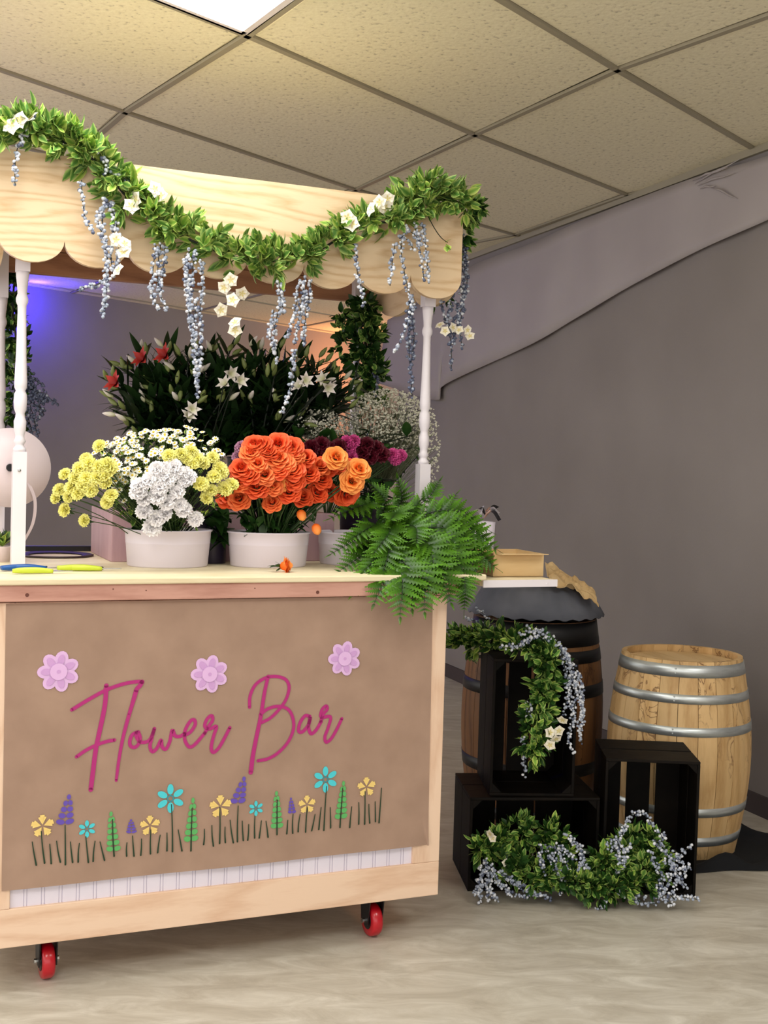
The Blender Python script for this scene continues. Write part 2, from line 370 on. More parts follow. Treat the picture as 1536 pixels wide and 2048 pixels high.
# right wall (in line with the ceiling/wall joint of the photo), back wall far behind
wd = Vector((-.4065, .9137, 0)).normalized() if False else (Vector((.543, 8.092, 0))-Vector((1.606, 5.208, 0))).normalized()
wn = Vector((-wd.y, wd.x, 0)) * -1
wp = Vector((1.606, 5.208, 0))
if wn.x < 0: wn = -wn
def wall_pt(u, v, off=0.):                              # pixel on the right wall's plane moved off towards the room
    o = wp - wn*off; d = ray(u, v); return EYE + d*((o-EYE).dot(wn)/d.dot(wn))
e0 = wall_pt(800, 700); e0.z = 0; e1 = wp - wd*9; 
b = MB(); th = wn*.12
b.prism([(e0.x, e0.y), (e1.x, e1.y), ((e1+th).x, (e1+th).y), ((e0+th).x, (e0+th).y)], 0, CH+.05, 'z'); struct(b.build('wall_right', WALL))
b = MB(); f0 = e0 - wn*.012; f1 = e1 - wn*.012
b.prism([(f0.x, f0.y), (f1.x, f1.y), (e1.x, e1.y), (e0.x, e0.y)], 0, .09, 'z'); struct(b.build('baseboard_right', mat('rubber_base', (70, 60, 60), .6)))
b = MB(); g0 = e0-wn*.02; g1 = e1-wn*.02
b.prism([(g0.x, g0.y), (g1.x, g1.y), (e1.x, e1.y), (e0.x, e0.y)], CH-.03, CH+.004, 'z'); struct(b.build('trim_1', TBAR))
p0 = Vector((-3.067, 10.208, 0)); p1 = Vector((.047, 14.025, 0)); bd = (p1-p0).normalized(); bn = Vector((-bd.y, bd.x, 0))
q0 = p0-bd*3; q1 = p1+bd*3; b = MB()
b.prism([(q0.x, q0.y), (q1.x, q1.y), ((q1+bn*.1).x, (q1+bn*.1).y), ((q0+bn*.1).x, (q0+bn*.1).y)], 0, CH+.05, 'z'); struct(b.build('wall_back', WALL))

# pale sheet hung along the right wall
top = [(776, 640), (860, 596), (945, 532), (1060, 488), (1160, 443), (1255, 405), (1400, 352), (1536, 312), (1700, 250)]
bot = [(752, 765), (872, 800), (892, 768), (1060, 690), (1150, 638), (1262, 572), (1400, 500), (1536, 440), (1700, 365)]
bb = MB(); n = 64
tc_ = curve([Vector((*p, 0)) for p in top], n); bc_ = curve([Vector((*p, 0)) for p in bot], n)
vs = []; 
for i in range(n+1):
    for k in range(9):
        p = tc_[i].lerp(bc_[i], k/8); vs.append(wall_pt(p.x, p.y, .03+.006*math.sin(i*.7+k*.35)))
bb.add(vs, [(i*9+k, i*9+k+1, (i+1)*9+k+1, (i+1)*9+k) for i in range(n) for k in range(8)])
sh = bb.build('wall_sheet', SHEET, smooth=True); tag(sh, 'long pale sheet hung diagonally along the top of the right wall', 'sheet')
so = sh.modifiers.new('thick', 'SOLIDIFY'); so.thickness = .004; so.offset = 1
# creased corner piece of sheet near the ceiling
bb = MB()
for k, (a_, b_) in enumerate([((1385, 362), (1455, 335)), ((1395, 372), (1470, 345)), ((1400, 378), (1430, 372)), ((1420, 375), (1475, 398)), ((1390, 368), (1480, 318))]):
    A = wall_pt(*a_, .044); B = wall_pt(*b_, .044); bb.tube([A, A.lerp(B, .4)+Vector((0, 0, .008)), A.lerp(B, .7), B], [.001, .006, .004, .001], 5)
bb.build('crease', SHEET, sh, Matrix.Identity(4), smooth=True)

# ------------------------------------------------------------------ the cart
XL, XR = -1.363, 0.0
ZB, ZP, ZC = .1302, 1.0599, 1.1264
cart = thing('flower_cart', 'wheeled pine flower cart with white turned posts and scalloped awning', 'cart', CART)
def cpart(mb, name, m, parent=None, **k): return mb.build(name, m, parent or cart, CART, **k)
b = MB(); b.box((XL, 0, ZB), (XR, .02, ZB+.105)); cpart(b, 'bottom_rail', PINE_F, bevel=.002)
b = MB(); b.box((XL+.09, 0, ZP-.09), (XR-.09, .02, ZP)); cpart(b, 'top_rail', PINE_F, bevel=.002)
for x in (XL, XR-.09):
    b = MB(); b.box((x, 0, ZB+.1055), (x+.09, .02, ZP)); cpart(b, 'stile', PINE_V, bevel=.002)
nb = 26; wb = (XR-XL-.18+.02)/nb
bm0 = MB(); bm0.box((0.0016, 0, 0), (wb*.16, .008, ZP-ZB-.16)); bm0.box((wb*.16+.0022, 0, 0), (wb-.0005, .008, ZP-ZB-.16)); bm0.box((0, .003, 0), (wb, .008, ZP-ZB-.16))
bme = bm0.mesh('bead_board', BEAD)
for k in range(nb):
    part('bead_board', bme, cart, CART @ Matrix.Translation((XL+.08+k*wb, .010, ZB+.09)))
for x in (XL, XR-.02):
    b = MB(); b.box((x, .021, ZB), (x+.02, .9, ZP)); cpart(b, 'side_panel', PINE_V)
b = MB(); b.box((XL+.02, .88, ZB), (XR-.02, .9, ZP)); cpart(b, 'back_panel', PINE_V)
b = MB(); b.box((XL+.02, .021, ZB), (XR-.02, .88, ZB+.02)); cpart(b, 'floor_panel', PINE_V)
b = MB(); b.box((XL-.03, -.02, ZP+.004), (.03, .03, ZC-.0185)); cpart(b, 'fascia_board', FASCIA, bevel=.003)
for kx, kz in ((-1.245, 1.082), (-.43, 1.078), (-.93, 1.09), (-1.02, 1.095), (-.62, 1.092)):
    b = MB(); r_ = .0055 if kz < 1.085 else .002; b.lathe([(r_, 0), (r_*.9, .0012)], 10, Matrix.Translation((kx, -.0195, kz)) @ Matrix.Rotation(PI/2, 4, 'X')); cpart(b, 'knot', mat('knot_brown', (104, 58, 46), .6))
b = MB(); b.box((XL-.05, -.03, ZC-.018), (.118, .93, ZC)); cpart(b, 'counter_top', PLY, bevel=.004)
b = MB(); b.box((-1.33, .905, ZC), (.0, .925, ZC+.018)); cpart(b, 'rear_lip', BLACK)
# side leaf
b = MB(); b.box((.12, .0, ZC-.04), (.385, .62, ZC-.022)); cpart(b, 'side_leaf', PLY, bevel=.002)
b = MB(); b.box((.12, -.006, ZC-.043), (.385, .0, ZC-.0205)); b.box((.345, -.0085, ZC-.034), (.349, -.006, ZC-.030)); cpart(b, 'leaf_edging', WHITE)
b = MB()
b.box((0, .30, ZC-.055), (.36, .32, ZC-.0435)); cpart(b, 'leaf_runner', PINE_V)
# posts
XPL, XPR, YP, DP = -1.2271, .0905, .404, .6504
PT = 2.18
def post_mesh():
    b = MB(); s_ = .0195
    b.box((-s_, -s_, 0), (s_, s_, .335)); b.box((-s_, -s_, .865), (s_, s_, PT-ZC))
    prof = [(.0195, .335), (.0185, .345), (.013, .352), (.013, .358), (.018, .366), (.0135, .375), (.013, .385), (.0175, .40), (.018, .425), (.0135, .438), (.0130, .448), (.018, .462), (.0195, .485), (.018, .505), (.0135, .515), (.018, .525), (.0185, .54), (.0175, .56), (.0150, .62), (.0135, .70), (.0125, .745), (.0128, .765), (.0175, .776), (.018, .786), (.0135, .80), (.0150, .82), (.0185, .85), (.0195, .865)]
    b.lathe(prof, 20); return b.mesh('post', WHITE, False)
pm = post_mesh(); 
for p in pm.polygons: p.use_smooth = len(p.vertices) == 4 and abs(p.normal.z) < .99 and p.area < .0004
bolt = MB(); bolt.lathe([(.005, 0), (.005, .002), (.002, .0035)], 12, Matrix.Rotation(PI/2, 4, 'X')); bolt_me = bolt.mesh('bolt', CHROME)
for x in (XPL, XPR):
    for y in (YP, YP+DP):
        o = part('post', pm, cart, CART @ Matrix.Translation((x, y, ZC)))
        if y == YP and x == XPL: part('bolt', bolt_me, o, CART @ Matrix.Translation((x-.002, y-.0195, ZC+.28)))
# awning
AX0, AX1, YA0, YA1 = -1.305, .167, YP-.072, 1.30
ZA, ZS = 2.322, 2.009
def scallop(n, x0, pitch, zt, zb, k=14):
    pts = [(x0, zt)]; r = pitch/2; depth = .068
    for i in range(n):
        cx = x0+pitch*(i+.5)
        for t in range(k+1):
            a = PI*(1-t/k); pts.append((cx-r*math.cos(PI-a), zb+depth-depth*math.sin(a)))
    pts.append((x0+n*pitch, zt)); out = [pts[0]]
    for p in pts[1:]:
        if (Vector(p)-Vector(out[-1])).length > 1e-5: out.append(p)
    return out
def scalloped(n, x0, pitch, zt, zb, t0, t1, ax):
    # strips under a straight band, so that the outline stays concave-safe
    pts = scallop(n, x0, pitch, zt, zb)[1:-1]; b = MB(); m_ = len(pts)
    def P(p, t): return (p[0], t, p[1]) if ax == 'y' else (t, p[0], p[1])
    vs = []
    for p in pts: vs += [P(p, t0), P((p[0], zt), t0), P(p, t1), P((p[0], zt), t1)]
    fs = []
    for i in range(m_-1):
        a, c = 4*i, 4*(i+1); fs += [(a, c, c+1, a+1), (a+2, a+3, c+3, c+2), (a, a+2, c+2, c), (a+1, c+1, c+3, a+3)]
    fs += [(0, 1, 3, 2), (4*m_-4, 4*m_-2, 4*m_-1, 4*m_-3)]
    b.add(vs, fs); return b
PINE_Y = wood('pine_side_board', (232, 205, 168), (205, 168, 122), 'y', 16, contrast=.75)
cpart(scalloped(8, AX0, .184, ZA, ZS, YA0-.019, YA0, 'y'), 'front_scalloped_board', PINE)
cpart(scalloped(3, YA0+.002, (YA1-YA0)/3, ZA, ZS, AX1-.019, AX1, 'x'), 'side_scalloped_board', PINE_Y)
cpart(scalloped(3, YA0+.002, (YA1-YA0)/3, ZA, ZS, AX0, AX0+.019, 'x'), 'side_scalloped_board', PINE_Y)
b = MB(); b.box((AX0+.02, YP+DP+.021, 2.088), (AX1-.02, YP+DP+.055, 2.168)); cpart(b, 'rear_beam', LUMBER, bevel=.002)
b = MB(); b.box((AX0+.02, YP+DP+.021, 2.170), (AX1-.02, YP+DP+.055, 2.30)); cpart(b, 'rear_board', LUMBER, bevel=.002)
b = MB(); b.box((AX0+.02, YP-.055, 2.13), (AX1-.02, YP-.0215, 2.20)); cpart(b, 'front_beam', LUMBER)
b = MB(); b.box((AX0+.02, YA0+.002, 2.24), (AX1-.02, YA1, 2.255)); cpart(b, 'roof_panel', PLY)
# casters
def caster(lx, ly, yaw=.1):
    m = CART @ Matrix.Translation((lx, ly, 0)) @ Matrix.Rotation(yaw, 4, 'Z')
    b = MB(); b.lathe([(.030, -.0165), (.046, -.0165), (.0500, -.010), (.0505, 0), (.0500, .010), (.046, .0165), (.030, .0165)], 32, Matrix.Translation((0, 0, .0505)) @ Matrix.Rotation(PI/2, 4, 'Y'))
    w_ = b.build('caster_wheel', RED, cart, m, smooth=True)
    b = MB(); b.lathe([(.028, -.018), (.028, .018)], 20, Matrix.Translation((0, 0, .0505)) @ Matrix.Rotation(PI/2, 4, 'Y')); b.build('wheel_hub', BLACK, w_, m)
    b = MB()
    for s_ in (-1, 1):
        pts = [(-.022, .04), (.022, .04), (.034, .118), (-.034, .118)]
        b.prism(pts, s_*.022, s_*.0255, 'x')
    b.box((-.028, -.034, .116), (.028, .034, .1215)); b.box((-.04, -.045, .1225), (.04, .045, .13)); b.lathe([(.03, .114), (.034, .123)], 20)
    f_ = b.build('caster_fork', BLACK, cart, m)
    b = MB(); b.lathe([(.008, -.034), (.008, .034)], 8, Matrix.Translation((0, 0, .0505)) @ Matrix.Rotation(PI/2, 4, 'Y')); b.build('axle_bolt', CHROME, f_, m)
for lx, ly in ((-1.164, .084), (-.189, .073), (-1.164, .8), (-.189, .8)): caster(lx, ly, .05)

# ------------------------------------------------------------------ the kraft paper banner
def bn_(u, v, y=-.0025):  # banner drawing: measured from the photo, laid on the paper's plane
    return CL(u, v, y)
ban = thing('paper_banner', 'brown kraft paper banner with painted meadow and magenta handwriting on the cart front', 'banner', CART)
edge_t = [(12, 1208), (200, 1204), (420, 1199), (640, 1195), (866, 1192)]
edge_b = [(3, 1782), (300, 1750), (600, 1718), (828, 1692), (856, 1690)]
b = MB(); nn = 40; T_ = curve([bn_(*p) for p in edge_t], nn); B_ = curve([bn_(*p) for p in edge_b], nn); vs = []
for i in range(nn+1):
    for k in range(25):
        p = T_[i].lerp(B_[i], k/24); 
        p.y = -.0012-.0010*(.5+.5*noise.noise(Vector((p.x*5, 3, p.z*5)))) - (.006*max(0, (k-20)/4)**2*(.5+.5*math.sin(i*.5)))
        vs.append(p)
b.add(vs, [(i*25+k, i*25+k+1, (i+1)*25+k+1, (i+1)*25+k) for i in range(nn) for k in range(24)])
b.build('paper', KRAFT, ban, CART, smooth=True)
INK_Y = -.0038
def stroke(b, pts, w0, w1=None, n=None, y=INK_Y):
    w1 = w0 if w1 is None else w1; P = curve([Vector((p[0], p[1], 0)) for p in pts], n or max(6, 5*(len(pts)-1))) if len(pts) > 2 else [Vector((*pts[0], 0)), Vector((*pts[1], 0))]
    Q = [CL(p.x, p.y, y) for p in P]; k = len(Q); vs = []
    for i, q in enumerate(Q):
        t = Q[min(i+1, k-1)]-Q[max(i-1, 0)]; t.normalize(); s_ = Vector((-t.z, 0, t.x))
        ww = (w0+(w1-w0)*i/(k-1))/2
        vs += [q+s_*ww, q-s_*ww]
    b.add(vs, [(2*i, 2*i+1, 2*i+3, 2*i+2) for i in range(k-1)])
    for q, ww in ((Q[0], w0/2), (Q[-1], w1/2)):
        blob(b, q, ww, ww, 0)
def blob(b, c, rx, rz, ang=0, n=10, y=None):
    vs = [c]+[c+Vector((rx*math.cos(a)*math.cos(ang)-rz*math.sin(a)*math.sin(ang), 0, rx*math.cos(a)*math.sin(ang)+rz*math.sin(a)*math.cos(ang))) for a in [2*PI*i/n for i in range(n)]]
    if y is not None: vs = [Vector((p.x, y, p.z)) for p in vs]
    b.add(vs, [(0, 1+i, 1+(i+1) % n) for i in range(n)])
c2 = lambda L_: [(40+x/3.491, 1240+y/3.491) for x, y in L_]
c3 = lambda L_: [(380+x/2.954, 1240+y/2.954) for x, y in L_]
LW = .0098
letters = {
 'F': [(c2([(362,627),(480,555),(600,490),(720,447),(820,430),(852,432)]), .010), (c2([(603,458),(592,600),(555,780),(530,900),(507,1080),(494,1185)]), .0125), (c2([(395,955),(460,910),(530,875),(600,850),(660,838)]), .0095)],
 'l': [(c2([(852,432),(835,462),(812,490),(780,600),(745,720),(715,840),(690,980),(672,1120)]), .013, .008), (c2([(812,490),(785,590),(758,660)]), .013, .006)],
 'o': [(c2([(828,782),(785,800),(766,850),(775,882),(805,888),(832,858),(838,815),(820,782),(808,800),(835,848),(880,852),(912,828),(938,762)]), LW)],
 'w': [(c2([(938,758),(918,830),(908,885),(926,920),(958,892),(985,838),(992,885),(1018,902),(1045,850),(1064,768),(1082,808),(1118,812),(1150,792)]), LW)],
 'e': [(c2([(1150,805),(1192,780),(1224,728),(1214,696),(1185,712),(1152,775),(1152,840),(1182,886),(1222,868),(1290,790)]), LW)],
 'r': [(c2([(1290,790),(1315,745),(1345,700),(1338,668),(1306,692),(1290,742),(1325,760),(1372,742),(1352,810),(1335,888),(1350,925),(1390,890),(1430,820),(1465,752)]), LW)],
 'B': [(c3([(352,515),(355,450),(385,385),(440,345),(500,333),(560,348),(585,390),(575,450),(545,505),(480,575),(415,610)]), .0095), (c3([(462,333),(440,430),(420,560),(395,680),(372,800),(359,900)]), .0100, .0135), (c3([(415,560),(460,525),(520,510),(575,525),(605,570),(612,640),(580,720),(520,785),(460,820),(402,832)]), .0095)],
 'a': [(c3([(708,570),(680,566),(650,608),(642,655),(665,660),(700,620),(712,572),(700,630),(715,672),(745,650),(775,600)]), LW*1.05)],
 'r2': [(c3([(772,602),(788,555),(810,530),(805,508),(780,530),(775,575),(830,572),(815,640),(797,690),(805,722),(835,700),(870,640),(897,583)]), LW)]}
for k_, ss in letters.items():
    b = MB()
    for z, s_ in enumerate(ss): stroke(b, s_[0], s_[1], s_[2] if len(s_) > 2 else None, y=INK_Y-.0003*z)
    b.build('letter', INK, ban, CART)
for (u, v, r_) in ((117, 1343, 41), (419, 1348, 37), (689, 1317, 33)):
    c = CL(u, v, INK_Y); rr = abs((CL(u+r_, v, INK_Y)-CL(u-r_, v, INK_Y)).x)/2; rz = abs((CL(u, v+r_, INK_Y)-CL(u, v-r_, INK_Y)).z)/2
    b = MB(); rr = (rr+rz)/2
    for k in range(7):
        a = 2*PI*k/7+.45; q = c+Vector((math.cos(a), 0, math.sin(a)))*rr*.62; b.cur = 0; q.y = INK_Y-.0002*k
        blob(b, q, rr*.41, rr*.33, a, 14)
        q2 = Vector((q.x, q.y-.0016, q.z)); b.cur = 1; blob(b, q2-Vector((math.cos(a), 0, math.sin(a)))*rr*.05, rr*.28, rr*.16, a, 12)
    b.cur = 0; blob(b, Vector((c.x, c.y-.0045, c.z)), rr*.42, rr*.42, 0, 16); b.cur = 1; blob(b, Vector((c.x, c.y-.005, c.z)), rr*.10, rr*.10, 0, 12)
    b.build('paper_flower', [LILAC, LILAC_D], ban, CART)
def pflower(kind, u, v, r_):
    c = CL(u, v, INK_Y-.001); k = abs((CL(u+r_, v, INK_Y)-CL(u-r_, v, INK_Y)).x)/2; b = MB()
    if kind == 'y':
        for i in range(5):
            a = 2*PI*i/5+.35
            for d_, l_ in ((-.30, .86), (-.1, 1.0), (.1, 1.0), (.30, .86)):
                t = a+d_; e = c+Vector((math.cos(t), 0, math.sin(t)))*k*l_; s_ = Vector((-math.sin(t), 0, math.cos(t)))*k*.12
                q = c+Vector((math.cos(a), 0, math.sin(a)))*k*.12
                b.add([q, e-s_, e+s_], [(0, 1, 2)])
        b.build('painted_flower', P_YEL, ban, CART)
    elif kind == 'c':
        for i in range(6):
            a = 2*PI*i/6+.55; q = c+Vector((math.cos(a), 0, math.sin(a)))*k*.63; b.cur = 0; blob(b, q, k*.37, k*.22, a, 12)
        for i in range(14):
            a = 2*PI*i/14; q = c+Vector((math.cos(a), -.0003, math.sin(a)))*k*.2; b.cur = 1; blob(b, q, k*.05, k*.05)
        b.build('painted_flower', [P_CY, P_CYD], ban, CART)
def pspike(kind, u0, v0, u1, v1, wpx, rows):            # from top to bottom
    b = MB(); m_ = P_PUR if kind == 'p' else P_GRN
    for i in range(rows):
        t = i/(rows-1); u = u0+(u1-u0)*t; v = v0+(v1-v0)*t; ww = wpx*(.35+.65*t)
        sc = abs((CL(u+1, v, INK_Y)-CL(u, v, INK_Y)).x); rr = (v1-v0)/(rows-1)*.44*sc
        for s_ in ((-1, 1) if i else (0,)):
            q = CL(u+s_*ww*.46, v-(s_ > 0)*(v1-v0)*.02, INK_Y-.0008-.0001*(i % 3)); blob(b, q, (ww*.45 if i else ww*.6)*sc, rr, .25*s_, 12)
    b.build('painted_flower', m_, ban, CART)
for u, v, r_ in ((85,1652,23), (300,1651,20), (441,1613,22), (614,1609,17), (733,1574,18)): pflower('y', u, v, r_)
for u, v, r_ in ((341,1597,29), (651,1559,25), (174,1658,18), (512,1617,15)): pflower('c', u, v, r_)
for a_ in (('p',138,1594,130,1644,20,5), ('p',262,1641,263,1664,12,5), ('p',488,1558,476,1602,17,5), ('p',582,1598,584,1624,9,5), ('g',222,1628,227,1698,16,7), ('g',386,1601,382,1678,16,7), ('g',553,1587,554,1652,14,7), ('g',687,1567,682,1633,14,7)): pspike(*a_)
A4 = [(215,480,242,635),(275,410,298,622),(332,495,342,625),(378,475,403,615),(435,370,437,632),(470,480,485,617),(530,490,522,615),(573,445,590,617),(635,475,622,610),(668,480,698,603),(752,330,762,575),(848,485,846,575),(885,440,895,575),(945,460,940,570),(1008,400,1005,560),(1070,435,1053,552),(1115,420,1115,540),(1145,230,1152,545),(1190,400,1215,540),(1283,255,1275,540),(1365,395,1360,498),(1415,370,1425,508),(1468,250,1467,490),(1503,380,1505,485)]
A5 = [(178,415,197,548),(226,330,221,542),(250,420,256,535),(288,440,282,533),(325,390,323,520),(363,418,350,520),(390,420,402,515),(457,295,455,500),(519,415,513,495),(550,380,548,492),(592,380,580,483),(635,340,624,485),(680,380,660,477),(716,340,702,470),(748,215,732,475),(770,340,772,460),(843,225,827,458),(897,335,885,458),(938,310,938,438),(975,245,973,438),(998,320,1003,432),(1035,305,1037,423),(1073,225,1058,430)]
bl = [((a/3.339, 1540+b_/3.339), (c_/3.339, 1540+d_/3.339)) for a, b_, c_, d_ in A4]+[((400+a/2.954, 1500+b_/2.954), (400+c_/2.954, 1500+d_/2.954)) for a, b_, c_, d_ in A5]
for (p, q) in bl:
    b = MB(); mx = ((p[0]+q[0])/2+R.uniform(-1, 1), (p[1]+q[1])/2); stroke(b, [p, mx, q], .0026, .0046, 6, y=INK_Y-.0014); b.build('grass_blade', P_DG, ban, CART)

# ------------------------------------------------------------------ foliage tools
def leaf_mb(L_, w_, fold=.25, curl=.2, n=4, tip=1.):
    b = MB(); vs = []; uvs = []
    for i in range(n+1):
        t = i/n; ww = w_*(math.sin(PI*min(1, t*.97+.03)**.85))**.8 if 0 < t < 1 else w_*.03
        y = L_*t; z = -curl*L_*t*t
        vs += [(-ww/2, y, z+fold*ww/2), (0, y, z), (ww/2, y, z+fold*ww/2)]; uvs += [(0, t), (.5, t), (1, t)]
    fs = []
    for i in range(n):
        a = 3*i; fs += [(a, a+1, a+4, a+3), (a+1, a+2, a+5, a+4)]
    b.add(vs, fs, uvs); return b
LEAVES = [leaf_mb(.034, .017, .3, .15), leaf_mb(.030, .019, .2, -.1), leaf_mb(.038, .018, .3, .3), leaf_mb(.026, .015, .3, 0)]
LM = [(mb_, mb_.mesh('leaf', m_, True)) for m_ in (LEAF_G, LEAF_Y, LEAF_D) for mb_ in LEAVES]
def octa(r_):
    b = MB(); b.add([(r_,0,0),(-r_,0,0),(0,r_,0),(0,-r_,0),(0,0,r_),(0,0,-r_)], [(0,2,4),(2,1,4),(1,3,4),(3,0,4),(2,0,5),(1,2,5),(3,1,5),(0,3,5)]); return b
def ico(r_, st=1.):
    t = (1+5**.5)/2; vs = [(-1,t,0),(1,t,0),(-1,-t,0),(1,-t,0),(0,-1,t),(0,1,t),(0,-1,-t),(0,1,-t),(t,0,-1),(t,0,1),(-t,0,-1),(-t,0,1)]
    b = MB(); b.add([Vector(v).normalized()*r_ for v in vs], [(0,11,5),(0,5,1),(0,1,7),(0,7,10),(0,10,11),(1,5,9),(5,11,4),(11,10,2),(10,7,6),(7,1,8),(3,9,4),(3,4,2),(3,2,6),(3,6,8),(3,8,9),(4,9,5),(2,4,11),(6,2,10),(8,6,7),(9,8,1)]); 
    b.v = [Vector((p.x, p.y*st, p.z)) for p in b.v]; return b
BERRIES = ico(.0056, 1.25)
def sprigs(path, radii, count, bias, scale=1., k=6, spread=.9):
    out = []; n = len(path)
    for c in range(count):
        t = R.random()*(n-1); i = min(int(t), n-2); p = path[i].lerp(path[i+1], t-i); r_ = radii[i]+(radii[i+1]-radii[i])*(t-i)
        d = rdir(bias, .9); base = p+d*r_*R.uniform(.1, .85); rd = rdir(d, 1.6)
        kk = R.randint(k-2, k+1)
        for q in range(kk):
            a = 2*PI*q/kk+R.random(); el = R.uniform(.35, spread)
            m = frame(base+rd*R.uniform(0, .02)*scale, rd) ; 
            loc = Matrix.Rotation(a, 4, 'Y') @ Matrix.Rotation(el, 4, 'X') @ Matrix.Rotation(R.uniform(-.4, .4), 4, 'Y')
            s_ = scale*R.uniform(.75, 1.2)
            out.append(m @ loc @ Matrix.Scale(s_, 4))
    return out
def put_leaves(root, ms, sel, cap=280):
    ms = sorted(ms, key=lambda m: (m.translation-EYE).length)
    for m in ms[:cap]: part('leaf', LM[sel()][1], root, m)
    rest = ms[cap:]
    if rest:
        b = MB(); mats = [LEAF_G, LEAF_Y, LEAF_D]
        for m in rest:
            i = sel(); b.cur = i//4; b.merge(LM[i][0], m)
        o = b.build('foliage', mats, root, Matrix.Identity(4), smooth=True); o['kind'] = 'stuff'
def strand(root, pts, dens=1., mats=(BERRY, BERRY2, BERRY3), wgt=(.55, .3, .15), spread=.009, size=1., droop=0):
    n = max(6, int(sum((Vector(pts[i+1])-Vector(pts[i])).length for i in range(len(pts)-1))/.012)); P = curve(pts, n); b = MB()
    b.cur = 3; b.tube(P, .0013, 4)
    for i in range(n):
        taper = 1-.45*(i/n)**3
        for _ in range(max(1, int(round(3*dens*taper+R.uniform(-.5, .5))))):
            q = P[i].lerp(P[i+1], R.random()); d = rdir()
            b.cur = R.choices((0, 1, 2), wgt)[0]
            m = frame(q+d*spread*R.uniform(.5, 1.1)*taper, d) @ Matrix.Scale(size*R.uniform(.65, 1.15), 4); b.merge(BERRIES, m)
    b.build('berry_strand', [*mats, DSTEM], root, Matrix.Identity(4), smooth=True)
def petal_patch(b, m, L_, w_, cup, curl, ruffle=0, nu=4, nv=4, seed=0):
    def fn(u, v):
        x = (u-.5)*2; ww = w_*math.sin(PI*(.12+.80*v)**.8)*.5
        yy = L_*v*(1-.12*x*x*v); zz = cup*ww*x*x + curl*L_*(v**2)
        if ruffle and v > .4: zz += ruffle*math.sin(x*7+seed)*(v-.4); yy += ruffle*math.sin(x*9+seed*2)*(v-.4)
        return m @ Vector((x*ww, yy, zz))
    b.grid(fn, nu, nv)
def blossom_mb(r_, n=5):
    b = MB()
    for i in range(n):
        petal_patch(b, Matrix.Rotation(2*PI*i/n, 4, 'Z') @ Matrix.Rotation(.12, 4, 'X'), r_, r_*1.15, .2, -.12, 0, 3, 3)
    return b
blo = blossom_mb(.024); BLO = blo.mesh('blossom', BLOSSOM, True)
def face(d, roll=0):                                    # matrix whose +Z runs along d
    q = d.normalized().to_track_quat('Z', 'Y'); return q.to_matrix().to_4x4() @ Matrix.Rotation(roll, 4, 'Z')
TOCAM = Vector((0, -1, 0))
def blossom(root, p, s_=1.):
    part('blossom', BLO, root, Matrix.Translation(p) @ face(rdir(Vector((-.1, -1, .1)), 1.3), R.random()*6) @ Matrix.Scale(s_, 4))

# ------------------------------------------------------------------ garland on the awning front
def garland(name, label, path, radii, count, sel, bias=Vector((-.2, -.7, .5)), scale=1., cap=280, k=6, group=None):
    root = thing(name, label, 'garland', path[0].copy(), group)
    P = curve(path, 40); rad = []
    for i in range(41):
        t = i/40*(len(radii)-1); j = min(int(t), len(radii)-2); rad.append(radii[j]+(radii[j+1]-radii[j])*(t-j))
    b = MB(); b.tube(P, .004, 5); b.build('vine', DSTEM, root, Matrix.Identity(4), smooth=True)
    put_leaves(root, sprigs(P, rad, count, bias, scale, k), sel, cap)
    return root
YG = YA0-.05
selG = lambda: R.choice([0, 1, 2, 3, 0, 1, 2, 4, 5, 6])
gp = [(-30, 278), (35, 262), (85, 268), (130, 285), (178, 312), (215, 350), (262, 402), (320, 448), (380, 480), (440, 505), (510, 522), (570, 520), (630, 505), (685, 472), (735, 448), (790, 442), (830, 420), (858, 385), (900, 405), (935, 410)]
path = [CW(u, v, YG) for u, v in gp]
rad = [.055, .06, .06, .045, .05, .062, .07, .07, .066, .066, .072, .068, .062, .04, .056, .068, .075, .085, .06, .035]
g1 = garland('awning_garland', 'leafy green garland with blue berries draped across the front awning board', path, rad, 470, selG, scale=1.25, k=7)
for pts in ([(45,268),(34,300),(30,335),(30,370)], [(50,270),(62,250),(70,232)], [(163,360),(165,400),(172,440),(188,467)], [(208,395),(205,450),(212,520),(208,590),(206,634)], [(222,400),(228,450),(222,510),(228,560)], [(215,400),(196,440),(212,490),(216,560)], [(232,440),(238,500),(232,540)], [(212,555),(195,570),(175,572),(153,580)], [(215,560),(212,590),(209,625)],
            [(312,490),(306,540),(304,590),(318,622)], [(322,485),(316,530),(318,580),(334,622)], [(330,490),(326,540),(322,590)],
            [(378,500),(372,560),(380,620),(385,680)], [(388,500),(384,560),(378,620),(388,690),(392,740),(396,795)], [(402,520),(404,570),(400,620),(402,680),(398,740)], [(370,510),(374,560),(382,610)], [(394,600),(388,660),(396,720),(392,780)],
            [(562,565),(560,610),(550,650),(548,690),(556,726)], [(552,560),(564,600),(566,630)], [(548,620),(540,660),(546,700)], [(610,555),(604,600),(596,650),(588,690)], [(622,560),(616,610),(608,660),(610,694)], [(596,570),(592,610),(582,650),(572,678)], [(600,560),(612,600),(600,640)],
            [(588,700),(586,740),(578,790),(560,830)], [(712,490),(714,540),(722,575),(727,612)], [(790,490),(784,530),(780,572)],
            [(812,450),(802,490),(808,540),(818,585),(826,610),(812,650),(802,680),(788,706)], [(830,450),(840,500),(848,560)], [(845,450),(852,500),(858,568)], [(806,455),(830,470),(842,490)], [(800,470),(815,480),(828,500)], [(205,345),(240,350),(262,372)], [(195,300),(215,330),(240,348)]):
    strand(g1, [CW(u, v, YG-.03-(.01 if v > 450 else 0)) for u, v in pts], 1.1, wgt=(.5, .38, .12))
